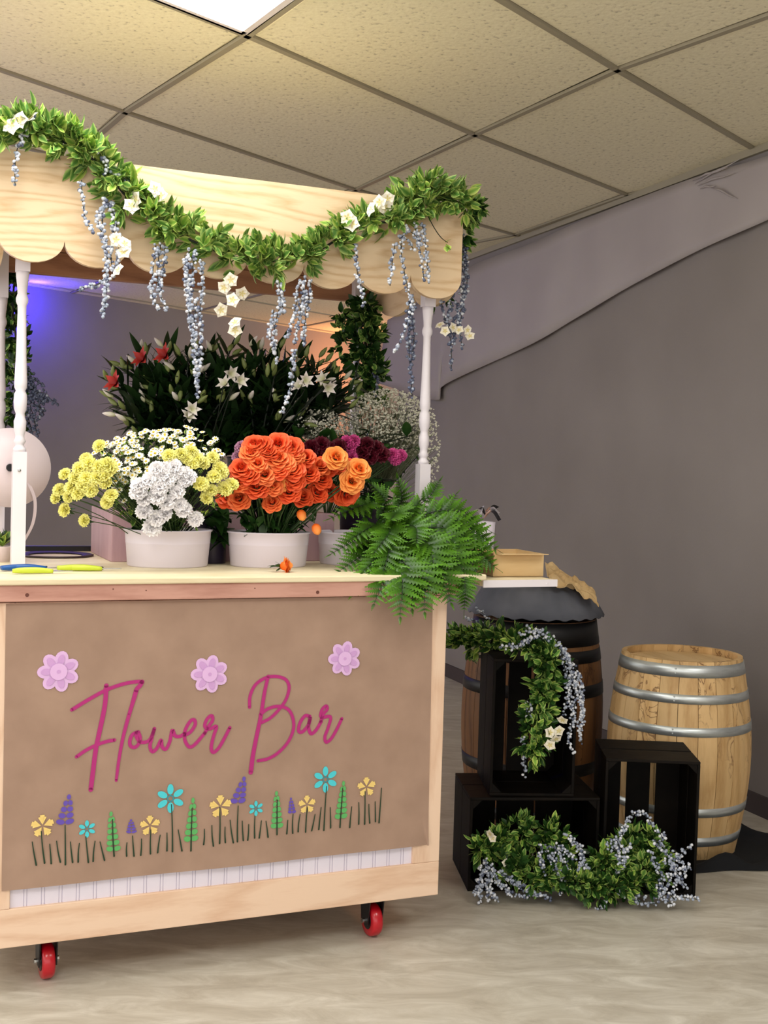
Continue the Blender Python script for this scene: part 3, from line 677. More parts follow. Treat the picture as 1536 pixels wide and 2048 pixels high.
strand(g1, [CW(u, v, YG-.028) for u, v in [(818,600),(820,650),(818,700),(822,750),(824,792)]], 1.1, mats=(BERRY3, BERRY, BERRY3), wgt=(.7, .2, .1), spread=.011)
strand(g1, [CW(u, v, YG-.022) for u, v in [(823,620),(828,680),(820,740)]], 1.1, mats=(BERRY3, BERRY, BERRY3), wgt=(.7, .2, .1), spread=.009)
for (u, v) in ((40,240),(22,252),(62,236),(272,398),(262,412),(310,378),(322,392),(236,540),(232,480),(247,505),(250,488),(465,600),(448,575),(470,645),(484,587),(470,660),(442,620),(462,560),(695,435),(704,448),(742,418),(760,405),(775,398),(770,415)):
    blossom(g1, CW(u, v, YG-.062), 1.0 if v > 450 else 1.1)

# garland on the right side of the awning
YR = AX1+.035
p_ = [W(YR-.01, YA0-.03, 2.36), W(YR+.01, YA0+.05, 2.30), W(YR+.01, YA0+.14, 2.22), W(YR, YA0+.22, 2.12), W(YR, YA0+.28, 2.02)]
g2 = garland('side_garland', 'dark leafy garland with berries hanging down the right side of the awning', p_, [.055, .045, .04, .035, .03], 80, lambda: R.choice([0, 1, 2, 8, 9, 10]), Vector((.6, -.3, 0)))
for pts in ([(925,470),(930,520),(926,570),(922,620),(905,650),(910,690)], [(918,560),(926,610),(920,650),(924,700)], [(905,590),(896,640),(902,690),(903,742)], [(882,600),(890,640),(898,660)], [(930,500),(934,560),(930,600)], [(912,600),(916,640),(905,690)]):
    strand(g2, [CW(u, v, .42) for u, v in pts], 1.0, mats=(BERRY3, BERRY, BERRY2), wgt=(.5, .35, .15))
for u, v in ((880,650),(890,662),(918,660),(935,660),(940,672),(906,655)): blossom(g2, CW(u, v, .40), .8)
b = MB(); P = curve([CW(855, 430, YG-.03), CW(868, 455, YG-.045), CW(882, 475, YG-.05), CW(895, 485, YG-.04)], 10); b.tube(P, .0015, 4); b.build('tendril', DSTEM, g1, Matrix.Identity(4))
ivy = leaf_mb(.026, .030, .1, .1).mesh('leaf', LEAF_Y, True)
for u, v, a in ((893, 488, 2.6), (897, 490, 3.4), (890, 492, 2.0), (903, 478, 4.2)):
    part('leaf', ivy, g1, frame(CW(u, v, YG-.045), Vector((math.sin(a)*.8, -.3, math.cos(a)*.8+.01))))

# garlands twined round the rear posts
gl = [CW(u, v, YP+DP-.06) for u, v in ((722, 604), (738, 650), (728, 700), (742, 750), (735, 800))]
selD = lambda: R.choice([8, 9, 10, 11, 0, 1])
g3 = garland('rear_post_garland', 'dark green garland climbing the right rear post among the flowers', gl, [.05, .065, .07, .07, .06], 190, selD, Vector((0, -.3, 0)), 1.15, 280, 6)
for pts in ([(690, 610), (680, 650), (676, 700)], [(690, 640), (684, 680), (694, 720)]):
    P = curve([CW(u, v, YP+DP-.04) for u, v in pts], 8); put_leaves(g3, sprigs(P, [.015]*9, 14, Vector((0, -.2, 0)), 1.0, 5), selD, 80)
strand(g3, [CW(u, v, YP+DP-.12) for u, v in ((745, 740), (755, 770), (748, 800))], 1.2, mats=(BERRY3, BERRY3, BERRY), spread=.014)
gl = [CW(u, v, YP+DP+.12) for u, v in ((30, 545), (26, 620), (34, 700), (30, 780), (36, 860))]
g4 = garland('rear_left_garland', 'dark blue-lit garland hanging beside the left rear post', gl, [.035, .04, .04, .045, .05], 120, selD, Vector((0, -.3, 0)), 1.1)
for pts in ([(45,730),(60,790),(90,795),(118,808)], [(50,740),(70,760),(85,770)], [(55,760),(75,800),(80,840)], [(50,780),(66,830),(74,870)], [(48,800),(58,840),(66,872)], [(52,790),(85,785),(100,800)], [(55,800),(80,815),(88,830)], [(50,720),(58,760),(75,790)], [(60,770),(80,800),(95,805)]):
    strand(g4, [CW(u, v, YP+DP+.08) for u, v in pts], 1.5, mats=(BERRY3, BERRY3, BERRY), wgt=(.6, .3, .1), spread=.014)

# ------------------------------------------------------------------ buckets
def bucket(name, label, x, y, rx, ry, h_, mt, z=ZC, taper=.93, n=40, group=None):
    m = CART @ Matrix.Translation((x, y, z)); root = thing(name, label, 'bucket', m, group)
    b = MB(); prof = [(.0, 0), (taper*.97, 0), (taper, .004), (taper+(1-taper)*.6, h_*.62), (taper+(1-taper)*.61+.006, h_*.63), (taper+(1-taper)*.64+.003, h_*.655), (.995, h_-.006), (1.025, h_-.004), (1.03, h_), (1.0, h_+.001), (.97, h_-.003), (taper*.95, .01), (0, .008)]
    b.lathe(prof, n, None, rx, ry, cap=False); b.build('tub', mt, root, m, smooth=True)
    b = MB(); b.lathe([(0, h_*.6), (.95, h_*.6)], n, None, rx, ry, cap=False); b.build('water', mat('dark_bucket_water', (40, 44, 38), .1), root, m)  # dark water surface inside the tub
    return root
B1 = bucket('flower_bucket', 'white oval tub holding the yellow and white flowers', -.792, .335, .132, .105, .112, BUCKET)
B2 = bucket('flower_bucket', 'white oval tub holding the orange roses', -.477, .315, .130, .10, .108, BUCKET)
B3 = bucket('flower_bucket', 'white tub half hidden behind the fern fronds', -.165, .38, .12, .10, .105, BUCKET)
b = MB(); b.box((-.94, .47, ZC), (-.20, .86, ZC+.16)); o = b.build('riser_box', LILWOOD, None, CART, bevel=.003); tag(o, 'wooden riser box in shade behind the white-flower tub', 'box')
B4 = bucket('dark_pail', 'dark pail between the two white tubs under the lilies', -.632, .43, .05, .05, .16, DARKPAIL, n=24)
B5 = bucket('lily_pail', 'dark pail of lilies hidden on the riser box, left one', -.66, .66, .10, .09, .18, DARKPAIL, z=ZC+.16)
B6 = bucket('lily_pail', 'dark pail of lilies hidden on the riser box, right one', -.42, .66, .10, .09, .18, DARKPAIL, z=ZC+.16)
B7 = bucket('breath_pail', 'dark pail holding the baby breath beside the right post', -.03, .62, .09, .09, .18, DARKPAIL, z=ZC)

# ------------------------------------------------------------------ flowers
def rose_petal(b, m, L_, w_, cup, curl, nu=4, nv=4):
    def fn(u, v):
        x = (u-.5)*2; ww = w_*.5*math.sqrt(max(0, 1-(1-v)**2.4))*.98+w_*.06
        yy = L_*(v*(1-.26*x*x*v)); zz = cup*ww*x*x + curl*L_*v**2 - (.22*L_*max(0, v-.7)/.3*abs(curl) if curl < -.2 else 0)
        return m @ Vector((x*ww, yy, zz))
    b.grid(fn, nu, nv)
def rose_mb(r_, open_=1., seed=0):
    b = MB(); rr = random.Random(seed)
    for ring, (n, rad, tilt, ln, wd_) in enumerate([(3, .0, 1.52, .98, .20), (3, .06, 1.50, .92, .36), (4, .16, 1.42, .88, .52), (5, .29, 1.26, .84, .70), (5, .42, 1.05, .84, .92), (6, .50, .78, .86, 1.05), (6, .52, .42, .84, 1.10)]):
        if ring == 5 and open_ < .8: continue
        for i in range(n):
            a = 2*PI*i/n+ring*.7+rr.uniform(-.12, .12)
            m = Matrix.Rotation(a, 4, 'Z') @ Matrix.Translation((0, rad*r_*open_, -.05*r_*ring)) @ Matrix.Rotation(tilt+rr.uniform(-.06, .06), 4, 'X')
            rose_petal(b, m, ln*r_, wd_*r_*1.1, .55, -.34 if ring > 2 else -.05, 4, 4)
    return b
def carn_mb(r_, seed=0, dense=1):
    b = MB(); rr = random.Random(seed)
    for ring, (n, tilt, ln) in enumerate([(4, 1.35, .6), (6, 1.0, .75), (7, .62, .92), (7, .2, 1.0)][: 4 if dense else 3]):
        for i in range(n):
            a = 2*PI*i/n+ring*.5+rr.uniform(-.2, .2)
            m = Matrix.Rotation(a, 4, 'Z') @ Matrix.Rotation(tilt+rr.uniform(-.15, .15), 4, 'X')
            ph = rr.random()*6
            def fn(u, v, m=m, ln=ln, ph=ph):
                x = (u-.5)*2; ww = r_*.52*(math.sqrt(max(0, 1-(1-v)**2))*.95+.06); e = max(0, v-.35)*.16*r_
                return m @ Vector((x*ww, ln*r_*v*(1-.16*x*x)+e*math.sin(x*9+ph*2), .25*ww*x*x-.15*ln*r_*v*v+e*1.6*math.sin(x*7+ph)))
            b.grid(fn, 6, 3)
    return b
ROSE3 = petal('coral_rose', (224, 66, 22), (255, 134, 74), .5, pos=(.3, 1.0), rand=.06)
ROSES = [rose_mb(.034, 1, i).mesh('bloom', ROSE3 if i == 2 else ROSE, True) for i in range(3)]+[rose_mb(.034, 1, 7).mesh('bloom', ROSE2, True)]
YC = [carn_mb(.0225, i).mesh('bloom', YCAR, True) for i in range(3)]; WC = [carn_mb(.026, i+5).mesh('bloom', WCAR, True) for i in range(3)]
BC = [carn_mb(.027, i).mesh('bloom', BURG, True) for i in range(2)]; MC = [carn_mb(.026, i).mesh('bloom', MAGENTA, True) for i in range(2)]; VC = [carn_mb(.027, 3).mesh('bloom', MAUVE, True)]
sep = MB()
for i in range(5): petal_patch(sep, Matrix.Rotation(2*PI*i/5, 4, 'Z') @ Matrix.Rotation(-.5, 4, 'X'), .022, .009, .3, -.3, 0, 2, 3)
SEP = sep.mesh('sepals', LEAF_D, True)
rleaf = leaf_mb(.05, .034, .15, .2).mesh('leaf', LEAF_D, True)
REG = {}
def px_of(p):
    d = p-EYE; z = d.dot(FW); return (768+FPX*d.dot(RT)/z, 1024-FPX*d.dot(UP)/z)
ORD = 'leftmost,second,third,fourth,fifth,sixth,seventh,eighth,ninth,tenth,eleventh,twelfth'.split(',')
def reg(root, p, what, extra):
    REG.setdefault((what, extra), []).append((root, px_of(p)))
def RELABEL():
    for (what, extra), L_ in REG.items():
        n = len(L_); rows = max(1, round(math.sqrt(n*.7))); L_.sort(key=lambda t: t[1][1]); per = -(-n//rows)
        names = {1: ['only'], 2: ['upper', 'lower'], 3: ['top', 'middle', 'bottom'], 4: ['top', 'second', 'third', 'bottom'], 5: ['top', 'second', 'middle', 'fourth', 'bottom'], 6: ['top', 'second', 'third', 'fourth', 'fifth', 'bottom']}[rows]
        for k in range(rows):
            row = sorted(L_[k*per:(k+1)*per], key=lambda t: t[1][0])
            for q, (o, _) in enumerate(row):
                pos = ORD[q] if q == 0 else ('rightmost' if q == len(row)-1 else ORD[q]+' from left')
                o['label'] = '%s, %s in %s row %s' % (what, pos, names[k], extra)
def stem_curve(base, head, d):
    return curve([base, base.lerp(head, .5)+Vector((0, 0, .02)), head-d*.03, head-d*.004], 8)
def flower(name, label, cat, group, base, head, d, me, scale=1., r_=.0022, sm=STEM, leaves=0, sepal=True):
    root = thing(name, label, cat, base.copy(), group)
    b = MB(); b.tube(stem_curve(base, head, d), r_, 5); b.build('stem', sm, root, Matrix.Identity(4), smooth=True)
    fm = Matrix.Translation(head) @ face(d, R.random()*6)
    part('bloom', me, root, fm @ Matrix.Scale(scale, 4))
    if group:
        what, extra = {'orange roses in the middle tub': ('orange-red rose', 'of the rose tub'), 'yellow carnations on the left': ('pale yellow carnation', 'left of the first tub'), 'yellow carnations on the right of the first tub': ('yellow carnation', 'between white ones and roses'), 'white carnations in the first tub': ('ruffled white carnation', 'of the first tub'), 'burgundy carnations': ('dark burgundy carnation', 'behind the roses'), 'magenta carnations': ('magenta carnation', 'beside the baby breath'), 'mauve carnations': ('mauve carnation', 'left of the roses'), 'pale lilies': ('open pale lily', 'before the dark leaves')}[group]; reg(root, head, what, extra)
    if sepal: part('sepals', SEP, root, fm @ Matrix.Translation((0, 0, -.012*scale)) @ Matrix.Scale(scale, 4))
    for _ in range(leaves):
        t = R.uniform(.35, .85); q = base.lerp(head, t); part('leaf', rleaf, root, frame(q, rdir(Vector((0, -.6, 0)), .8)) @ Matrix.Scale(R.uniform(.7, 1.1), 4))
    return root
def dome(u, v, cu, cv, ru, rv, yc, ry):
    q = min(1, ((u-cu)/ru)**2+((v-cv)/rv)**2); return yc-ry*math.sqrt(1-q)
# roses
rc = (545, 940, 135, 110, .33, .19); base2 = W(-.477, .32, ZC+.03)
rp = [(265,640),(350,635),(415,655),(208,680),(300,680),(245,735),(345,705),(430,690),(490,705),(160,760),(350,765),(425,765),(505,785),(560,750),(240,855),(150,830),(318,850),(405,880),(430,822),(470,905),(150,915),(550,885),(610,880),(320,935),(225,640),(380,730),(200,790),(570,815),(600,745),(90,905),(280,790),(690,735),(640,750)]
seen = 0
for i, (x, y) in enumerate(rp):
    u, v = 420+x/2.56, 640+y/2.56; yl = dome(u, v, *rc); hd = CW(u, v, yl); d = (hd-base2).normalized()*.7+Vector((-.05, -.9, .25)); d = (d+rdir()*.28).normalized()
    flower('garden_rose', 'orange-red garden rose packed into the rose tub', 'rose', 'orange roses in the middle tub', base2+rdir()*.03*Vector((1, 1, 0)).length*.5, hd, d, R.choice(ROSES[:3]), R.uniform(.74, .92), .003, leaves=2)
for (x, y, lb) in ((645,705,'amber-edged rose standing highest at the right of the rose tub'), (762,765,'amber-edged rose reaching farthest right towards the ferns'), (728,825,'amber-edged rose tilted below the rightmost rose'), (340,830,'amber-edged rose low in the middle of the orange roses')):
    u, v = 420+x/2.56, 640+y/2.56; hd = CW(u, v, .16); flower('garden_rose', lb, 'rose', None, base2, hd, (Vector((.2, -.8, .35))+rdir()*.2).normalized(), ROSES[3], .88, .003)
u, v = 420+700/2.56, 640+890/2.56; flower('garden_rose', 'dark red-orange rose in shade under the rightmost roses', 'rose', None, base2, CW(u, v, .22), Vector((.4, -.7, -.3)).normalized(), ROSES[0], 1.0, .003)
def bud_mb(): 
    b = MB(); b.lathe([(.002, 0), (.011, .008), (.014, .018), (.011, .030), (.004, .037)], 10); return b
BUD = bud_mb().mesh('bloom', ROSE2, True)
for (u, v, lb) in ((599, 1020, 'small orange rosebud hanging low above the rose tub'), (629, 1048, 'half-open orange rosebud beside the tub rim')):
    flower('rosebud', lb, 'rosebud', None, base2, CW(u, v, .19), Vector((.3, -.5, -.6)).normalized(), BUD, 1.1, .002)
# fallen rosebud on the counter
c_ = CL(566, 1136, .10); c_.z = ZC+.018; root = thing('fallen_rosebud', 'peach rosebud lying loose on the counter before the rose tub', 'rosebud', CART @ Matrix.Translation(c_))
m_ = CART @ Matrix.Translation(c_) @ face(Vector((1, -.25, .12))); part('bloom', ROSES[3], root, m_ @ Matrix.Translation((0, 0, .010)) @ Matrix.Scale(.62, 4)); part('bloom', BUD, root, m_ @ Matrix.Translation((0, 0, -.012)) @ Matrix.Scale(1.1, 4)); part('sepals', SEP, root, m_ @ Matrix.Translation((0, 0, -.006)) @ Matrix.Scale(1.0, 4))
b = MB(); b.tube([m_ @ Vector((0, 0, -.01)), m_ @ Vector((0, .003, -.035))], .002, 5); b.build('stem', STEM, root, Matrix.Identity(4))
for a in (.5, -.5): part('leaf', LM[8][1], root, frame(m_ @ Vector((0, 0, -.015)), Vector((-.8, -.4+a, .1))))
# yellow and white carnations
base1 = W(-.792, .335, ZC+.04); dc = (335, 965, 235, 140, .33, .22)
def px3(L_): return [(80+x/3.79, 640+y/3.79) for x, y in L_]
yl_ = px3([(190,1170),(300,1130),(370,1090),(270,1200),(350,1200),(430,1200),(500,1100),(440,1110),(530,1120),(500,1180),(390,1290),(150,1290),(220,1340),(290,1310),(125,1350),(190,1440),(340,1520),(510,1380),(540,1330),(500,1240),(350,1055),(450,955),(240,1270),(330,1250)])
yr_ = px3([(980,1030),(1070,1020),(1145,1000),(1160,1090),(1190,1060),(1240,1085),(1310,1045),(1360,1130),(1320,1190),(1220,1245),(1300,1290),(1260,1350),(1400,1280),(1450,1250),(1370,1150),(1110,1050)])
wh_ = px3([(885,1130),(950,1130),(1010,1115),(1045,1150),(830,1220),(750,1255),(905,1265),(960,1215),(1000,1180),(1090,1215),(1105,1165),(1040,1300),(890,1335),(960,1385),(790,1360),(790,1450),(885,1505),(950,1475),(1090,1440),(1180,1510),(850,1570),(930,1175),(1130,1200),(745,1310),(1060,1400)])
for L_, nm, lb, gr, ms_ in ((yl_, 'yellow_carnation', 'ruffled pale yellow carnation at the left of the first tub', 'yellow carnations on the left', YC), (yr_, 'yellow_carnation', 'ruffled yellow carnation beside the white ones, next to the roses', 'yellow carnations on the right of the first tub', YC), (wh_, 'white_carnation', 'ruffled white carnation in the middle of the first tub', 'white carnations in the first tub', WC)):
    for u, v in L_:
        hd = CW(u, v, dome(u, v, *dc)); d = ((hd-base1).normalized()*.8+Vector((0, -.8, .2))+rdir()*.35).normalized()
        flower(nm, lb, 'carnation', gr, base1+Vector((R.uniform(-.05, .05), R.uniform(-.03, .03), 0)), hd, d, R.choice(ms_), R.uniform(.85, 1.12), .0014, leaves=0)
# daisy sprays
dz = MB()
for i in range(9): petal_patch(dz, Matrix.Rotation(2*PI*i/9, 4, 'Z') @ Matrix.Rotation(.15, 4, 'X'), .0105, .006, .1, -.1, 0, 1, 2)
dz.cur = 1; dz.lathe([(.0036, .0005), (.0030, .0022), (.0005, .003)], 7, cap=True)
DZ = dz.mesh('bloom', [DAISY, YCORE], True)
DPOS = []
for k in range(330):
    x, y = R.uniform(400, 1440), R.uniform(820, 1260)
    if y > 1030 and x > 930: continue
    if y > 1150 and x < 520: continue
    if ((x-900)/560)**2+((y-1120)/300)**2 > 1 and y < 1120: continue
    DPOS.append((x, y))
DPOS += [(600,1290),(570,1310),(640,1370),(580,1330),(700,1180),(640,1160),(1330,900),(1180,830),(1110,810),(1140,820),(1230,850),(860,850),(900,840),(950,830)]
for k in range(0, len(DPOS), 6):
    grp = DPOS[k:k+6]; root = thing('daisy_spray', 'spray of tiny white daisies with yellow eyes above the white carnations', 'daisies', base1.copy(), 'daisy sprays in the first tub')
    b = MB()
    for x, y in grp:
        u, v = 80+x/3.79, 640+y/3.79; hd = CW(u, v, dome(u, v, 335, 960, 200, 125, .36, .19)+R.uniform(0, .03)); d = ((hd-base1).normalized()+Vector((0, -.7, .3))+rdir()*.4).normalized()
        b.tube(stem_curve(base1, hd, d), .0009, 4)
        part('bloom', DZ, root, Matrix.Translation(hd) @ face(d, R.random()*6) @ Matrix.Scale(R.uniform(.9, 1.3), 4))
        for _ in range(3): part('leaf', LM[R.choice((4, 5, 7, 0))][1], root, frame(hd-d*R.uniform(.012, .05), rdir(d, .6)) @ Matrix.Scale(R.uniform(.4, .7), 4))
    b.build('stems', STEM, root, Matrix.Identity(4)); reg(root, hd, 'tiny white daisy spray', 'over the first tub')
# green filler under the heads of both tubs
def filler(name, label, base, pts, yl, sc=1.2, n=4, cat='greenery', sel=lambda: R.choice((8, 9, 10)), ):
    root = thing(name, label, cat, base.copy())
    b = MB(); ms_ = []
    for u, v in pts:
        q = CW(u, v, yl); b.tube([base, base.lerp(q, .6), q], .002, 4)
        for _ in range(n): ms_.append(frame(base.lerp(q, R.uniform(.4, 1)), rdir(Vector((0, -.4, .1)), .8)) @ Matrix.Scale(sc*R.uniform(.8, 1.3), 4))
    b.build('stems', DSTEM, root, Matrix.Identity(4)); put_leaves(root, ms_, sel, 120); return root
filler('tub_greenery', 'dark green stems and leaves under the yellow and white flowers', base1, [(R.uniform(240, 425), R.uniform(900, 1050)) for _ in range(42)], .34, 1.1, 5)
filler('tub_greenery', 'lime green leaves packed between the small daisies', base1, [(R.uniform(200, 450), R.uniform(885, 1010)) for _ in range(70)], .27, .8, 6, 'greenery', lambda: R.choice((4, 5, 0, 7, 8)))
filler('tub_greenery', 'dark rose leaves and stems over the rim of the rose tub', base2, [(R.uniform(462, 640), R.uniform(930, 1058)) for _ in range(42)], .30, 1.5, 5)
filler('pail_greenery', 'broad dark leaves hanging between the two white tubs', W(-.632, .43, ZC+.15), [(R.uniform(420, 460), R.uniform(1000, 1100)) for _ in range(12)], .36, 2.0, 4)
filler('shade_greenery', 'dark foliage in shade behind the rose heads', W(-.3, .62, ZC+.3), [(R.uniform(560, 830), R.uniform(860, 1010)) for _ in range(60)], .50, 1.7, 5)
# burgundy, magenta, mauve carnations behind
b8 = W(-.2, .55, ZC+.12)
for (x, y, k_) in [(520,655,0),(570,640,0),(620,665,0),(660,650,0),(545,690,0),(800,640,0),(850,660,0),(880,690,0),(820,700,0),(780,680,0),(700,625,1),(735,622,1),(715,655,1),(725,705,1),(935,690,1),(975,695,1),(950,710,1),(165,655,2),(195,665,2),(150,705,2)]:
    u, v = 420+x/2.56, 640+y/2.56
    ms_, nm, lb, gr = ((BC, 'burgundy_carnation', 'dark burgundy carnation in shade behind the roses', 'burgundy carnations'), (MC, 'magenta_carnation', 'magenta carnation with pale edges between roses and baby breath', 'magenta carnations'), (VC, 'mauve_carnation', 'mauve pink carnation peeping out left of the roses', 'mauve carnations'))[k_]
    flower(nm, lb, 'carnation', gr, b8 if k_ < 2 else base2, CW(u, v, .40 if k_ < 2 else .30), (Vector((0, -1, .3))+rdir()*.3).normalized(), R.choice(ms_), 1.1 if k_ == 0 else .9, .002)
# lilies
ll = [leaf_mb(.13, .027, .2, c, 6).mesh('leaf', LEAF_L, True) for c in (.1, .3, -.05)]
bud2 = MB(); bud2.lathe([(.002, 0), (.007, .01), (.0085, .022), (.005, .038), (.001, .046)], 8); BUDL = bud2.mesh('bud', BUDM, True); BUDW = bud2.mesh('bud', LWHITE, True)
def lily_mb(r_):
    b = MB()
    for i in range(6): petal_patch(b, Matrix.Rotation(2*PI*i/6, 4, 'Z') @ Matrix.Rotation(.95 if i % 2 else .75, 4, 'X'), r_, r_*.55, .5, -.25, 0, 3, 4)
    return b
LR = lily_mb(.046).mesh('bloom', LRED, True); LW_ = lily_mb(.040).mesh('bloom', LWHITE, True)
tips = [(240,800),(235,760),(262,735),(285,712),(330,705),(375,700),(420,695),(465,690),(510,700),(555,700),(600,710),(640,725),(680,745),(712,765),(700,800),(250,830),(300,760),(350,750),(400,740),(450,735),(500,745),(550,750),(600,760),(650,770),(300,810),(350,800),(400,800),(450,790),(500,800),(550,810),(600,820),(650,815),(270,855),(560,850),(610,850)]
special = {(285,712): LR, (330,705): LR, (235,760): LR, (465,690): None}
for i, (u, v) in enumerate(tips):
    yl = .52+R.uniform(0, .16)+ (v < 740)*.08; tip = CW(u, v, yl); bx = W(-.66 if u < 470 else -.42, .66, ZC+.28)
    root = thing('lily', 'dark leafy lily stem with closed pale buds behind the front tubs', 'lily', bx.copy(), 'lily stems')
    P = curve([bx, bx.lerp(tip, .5)+Vector((0, 0, .03)), tip], 10); b = MB(); b.tube(P, .003, 5); b.build('stem', DSTEM, root, Matrix.Identity(4))
    ax = (P[-1]-P[-3]).normalized()
    for k in range(22):
        t = .22+.78*k/22; j = min(9, int(t*10)); q = P[j].lerp(P[j+1], t*10-j); a = k*2.4+R.random()
        side = Matrix.Rotation(a, 4, ax) @ ax.orthogonal().normalized(); d = (side+ax*(.3+.9*(t-.4)/.6)).normalized()
        part('leaf', R.choice(ll), root, frame(q, d, R.uniform(-.3, .3)) @ Matrix.Scale(R.uniform(.6, 1.0), 4))
    if (u, v) in ((285, 712), (330, 705), (235, 760)):
        root['label'] = {285: 'lily stem with open red bloom at the top left', 330: 'lily stem with second red bloom, right of the topmost-left one', 235: 'lily stem with red bloom at the far left, nearest the wall'}[u]; del root['group']
        part('bloom', LR, root, Matrix.Translation(CW(u+(4 if u > 240 else 0), v+8, yl-.08)) @ face(Vector((-.5, -.7, .3)), 0))
    if 'group' in root: reg(root, tip, 'dark lily stem with buds', 'behind the tubs')
    for k in range(3):
        q = tip+rdir()*.025+Vector((0, -.03, -.01)); part('bud', R.choice((BUDL, BUDL, BUDW)), root, Matrix.Translation(q) @ face((ax+rdir()*.7).normalized()))
for (u, v) in ((460,748),(478,762),(383,820),(600,775),(648,760),(655,775),(452,770),(375,835),(610,762)):
    hd = CW(u, v, .44); flower('pale_lily', 'open pale lilac-white lily in front of the dark lily leaves', 'lily', 'pale lilies', W(-.6 if u < 500 else -.42, .66, ZC+.28), hd, (Vector((0, -1, .2))+rdir()*.6).normalized(), LW_, .85, .002, DSTEM, 0, False)
b = MB(); lm_ = [leaf_mb(.13, .030, .2, c, 5) for c in (.1, .3, -.1)]; lc = W(-.55, .70, ZC+.30)
for _ in range(620):
    a = R.random()*2*PI; q = math.sqrt(R.random()); u = 470+222*q*math.cos(a); v = 800+82*q*math.sin(a)
    p = CW(u, v, .60+R.uniform(0, .16)); d = ((p-lc).normalized()+Vector((0, -.3, .35))+rdir()*.7).normalized()
    b.merge(R.choice(lm_), frame(p-d*.06, d, R.uniform(-.6, .6)) @ Matrix.Scale(R.uniform(.7, 1.05), 4))
lg = thing('lily_greenery', 'dense mass of dark lily leaves between the stems', 'greenery', lc.copy()); o = b.build('foliage', LEAF_L, lg, Matrix.Identity(4), smooth=True); o['kind'] = 'stuff'
filler('lily_greenery', 'dense dark foliage filling the lily mass', W(-.55, .70, ZC+.34), [(R.uniform(250, 700), R.uniform(735, 880)) for _ in range(130)], .68, 2.1, 5)
# baby's breath
oc = octa(.0042)
def breath(label, cu, cv, ru, rv, n, yl, base):
    root = thing('babys_breath', label, 'flowers', base.copy()); b = MB(); s_ = MB()
    for k in range(n):
        a = R.random()*2*PI; q = math.sqrt(R.random()); u = cu+ru*q*math.cos(a); v = cv+rv*q*math.sin(a)
        y = yl-.07*math.sqrt(max(0, 1-q*q))+R.uniform(-.02, .07); p = CW(u, v, y)
        b.merge(oc, Matrix.Translation(p) @ Matrix.Rotation(R.random()*3, 4, 'X') @ Matrix.Scale(R.uniform(.6, 1.35), 4))
        if k % 5 == 0: s_.tube([p, p.lerp(base, .25)+rdir()*.01, p.lerp(base, .6)+rdir()*.01], .0007, 3, False)
    s_.build('stems', GSTEM, root, Matrix.Identity(4)); o = b.build('florets', GYP, root, Matrix.Identity(4)); o['kind'] = 'stuff'
bb_ = W(-.03, .62, ZC+.15)
breath('airy cloud of baby breath beside the right front post', 775, 850, 88, 74, 2300, .66, bb_)
breath('baby breath peeping out between roses and lilies', 640, 850, 52, 32, 420, .60, bb_)
breath('thin baby breath sprigs just right of the right front post', 862, 890, 18, 75, 170, .52, bb_)
filler('breath_greenery', 'grey green stems inside the baby breath cloud', bb_, [(R.uniform(720, 850), R.uniform(810, 920)) for _ in range(46)], .72, .9, 5)
# ferns
def pinna_mb(L_=.05):
    b = MB(); pts = [(0, 0)]; n = 7; vs = [(0, 0, 0)]; uvs = [(.5, 0)]
    left = []; right = []
    for i in range(n):
        t = (i+.5)/n; ww = .30*L_*(1-t)**.7*(.55+.45*min(1, t*4))
        y = L_*t*.93
        left += [(-ww*.35, y-L_*.045, 0), (-ww, y+L_*.045, -.002)]; right += [(ww*.35, y-L_*.045, 0), (ww, y+L_*.045, -.002)]
    cen = [(0, L_*(i/(2*n)), .002) for i in range(2*n)]
    vs = []; uvs = []
    for i in range(2*n): vs += [left[i], cen[i], right[i]]; uvs += [(0, (i+1)/(2*n)), (.5, i/(2*n)), (1, (i+1)/(2*n))]
    vs.append((0, L_, -.004)); uvs.append((.5, 1)); fs = []
    for i in range(2*n-1): a = 3*i; fs += [(a, a+1, a+4, a+3), (a+1, a+2, a+5, a+4)]
    e = 3*(2*n-1); fs += [(e, e+1, 3*2*n), (e+1, e+2, 3*2*n)]
    b.add(vs, fs, uvs); return b
PIN = [pinna_mb(.074).mesh('leaflet', FERN, True)]
def fern(label, base, mid, tip, wid=1., npin=15, group=None):
    root = thing('fern_frond', label, 'fern', base.copy(), group)
    P = curve([base, mid, tip], 24); b = MB(); b.tube(P, [.0024*(1-.75*i/24) for i in range(25)], 5); b.build('rachis', DSTEM, root, Matrix.Identity(4), smooth=True)
    nrm = Vector((0, -.75, .65))
    for k in range(npin):
        t = .26+.72*k/npin; x = t*24; j = min(23, int(x)); q = P[j].lerp(P[j+1], x-j); tg = (P[min(24, j+1)]-P[max(0, j-1)]).normalized()
        sd = tg.cross(nrm).normalized(); ln = wid*(math.sin(PI*(.16+.80*k/npin)**.75)+.06)
        for s_ in (-1, 1):
            d = (sd*s_+tg*.62+rdir()*.12).normalized(); up_ = (nrm+rdir()*.15); x_ = d.cross(up_).normalized(); z_ = x_.cross(d)
            m = Matrix((x_, d, z_)).transposed().to_4x4(); m.translation = q
            part('leaflet', PIN[0], root, m @ Matrix.Scale(max(.18, ln), 4))
    d = (P[-1]-P[-2]).normalized(); part('leaflet', PIN[0], root, frame(P[-2], d) @ Matrix.Scale(.4, 4))
    if group: reg(root, tip, 'green fern frond tip', {'fern fronds arching left': 'arching left over third tub', 'fern fronds drooping over the counter edge': 'drooping over the counter edge', 'fern fronds reaching right': 'reaching past the cart corner', 'fern fronds in the middle': 'amid the fern bunch'}[group])
fb = W(-.15, .36, ZC+.09)
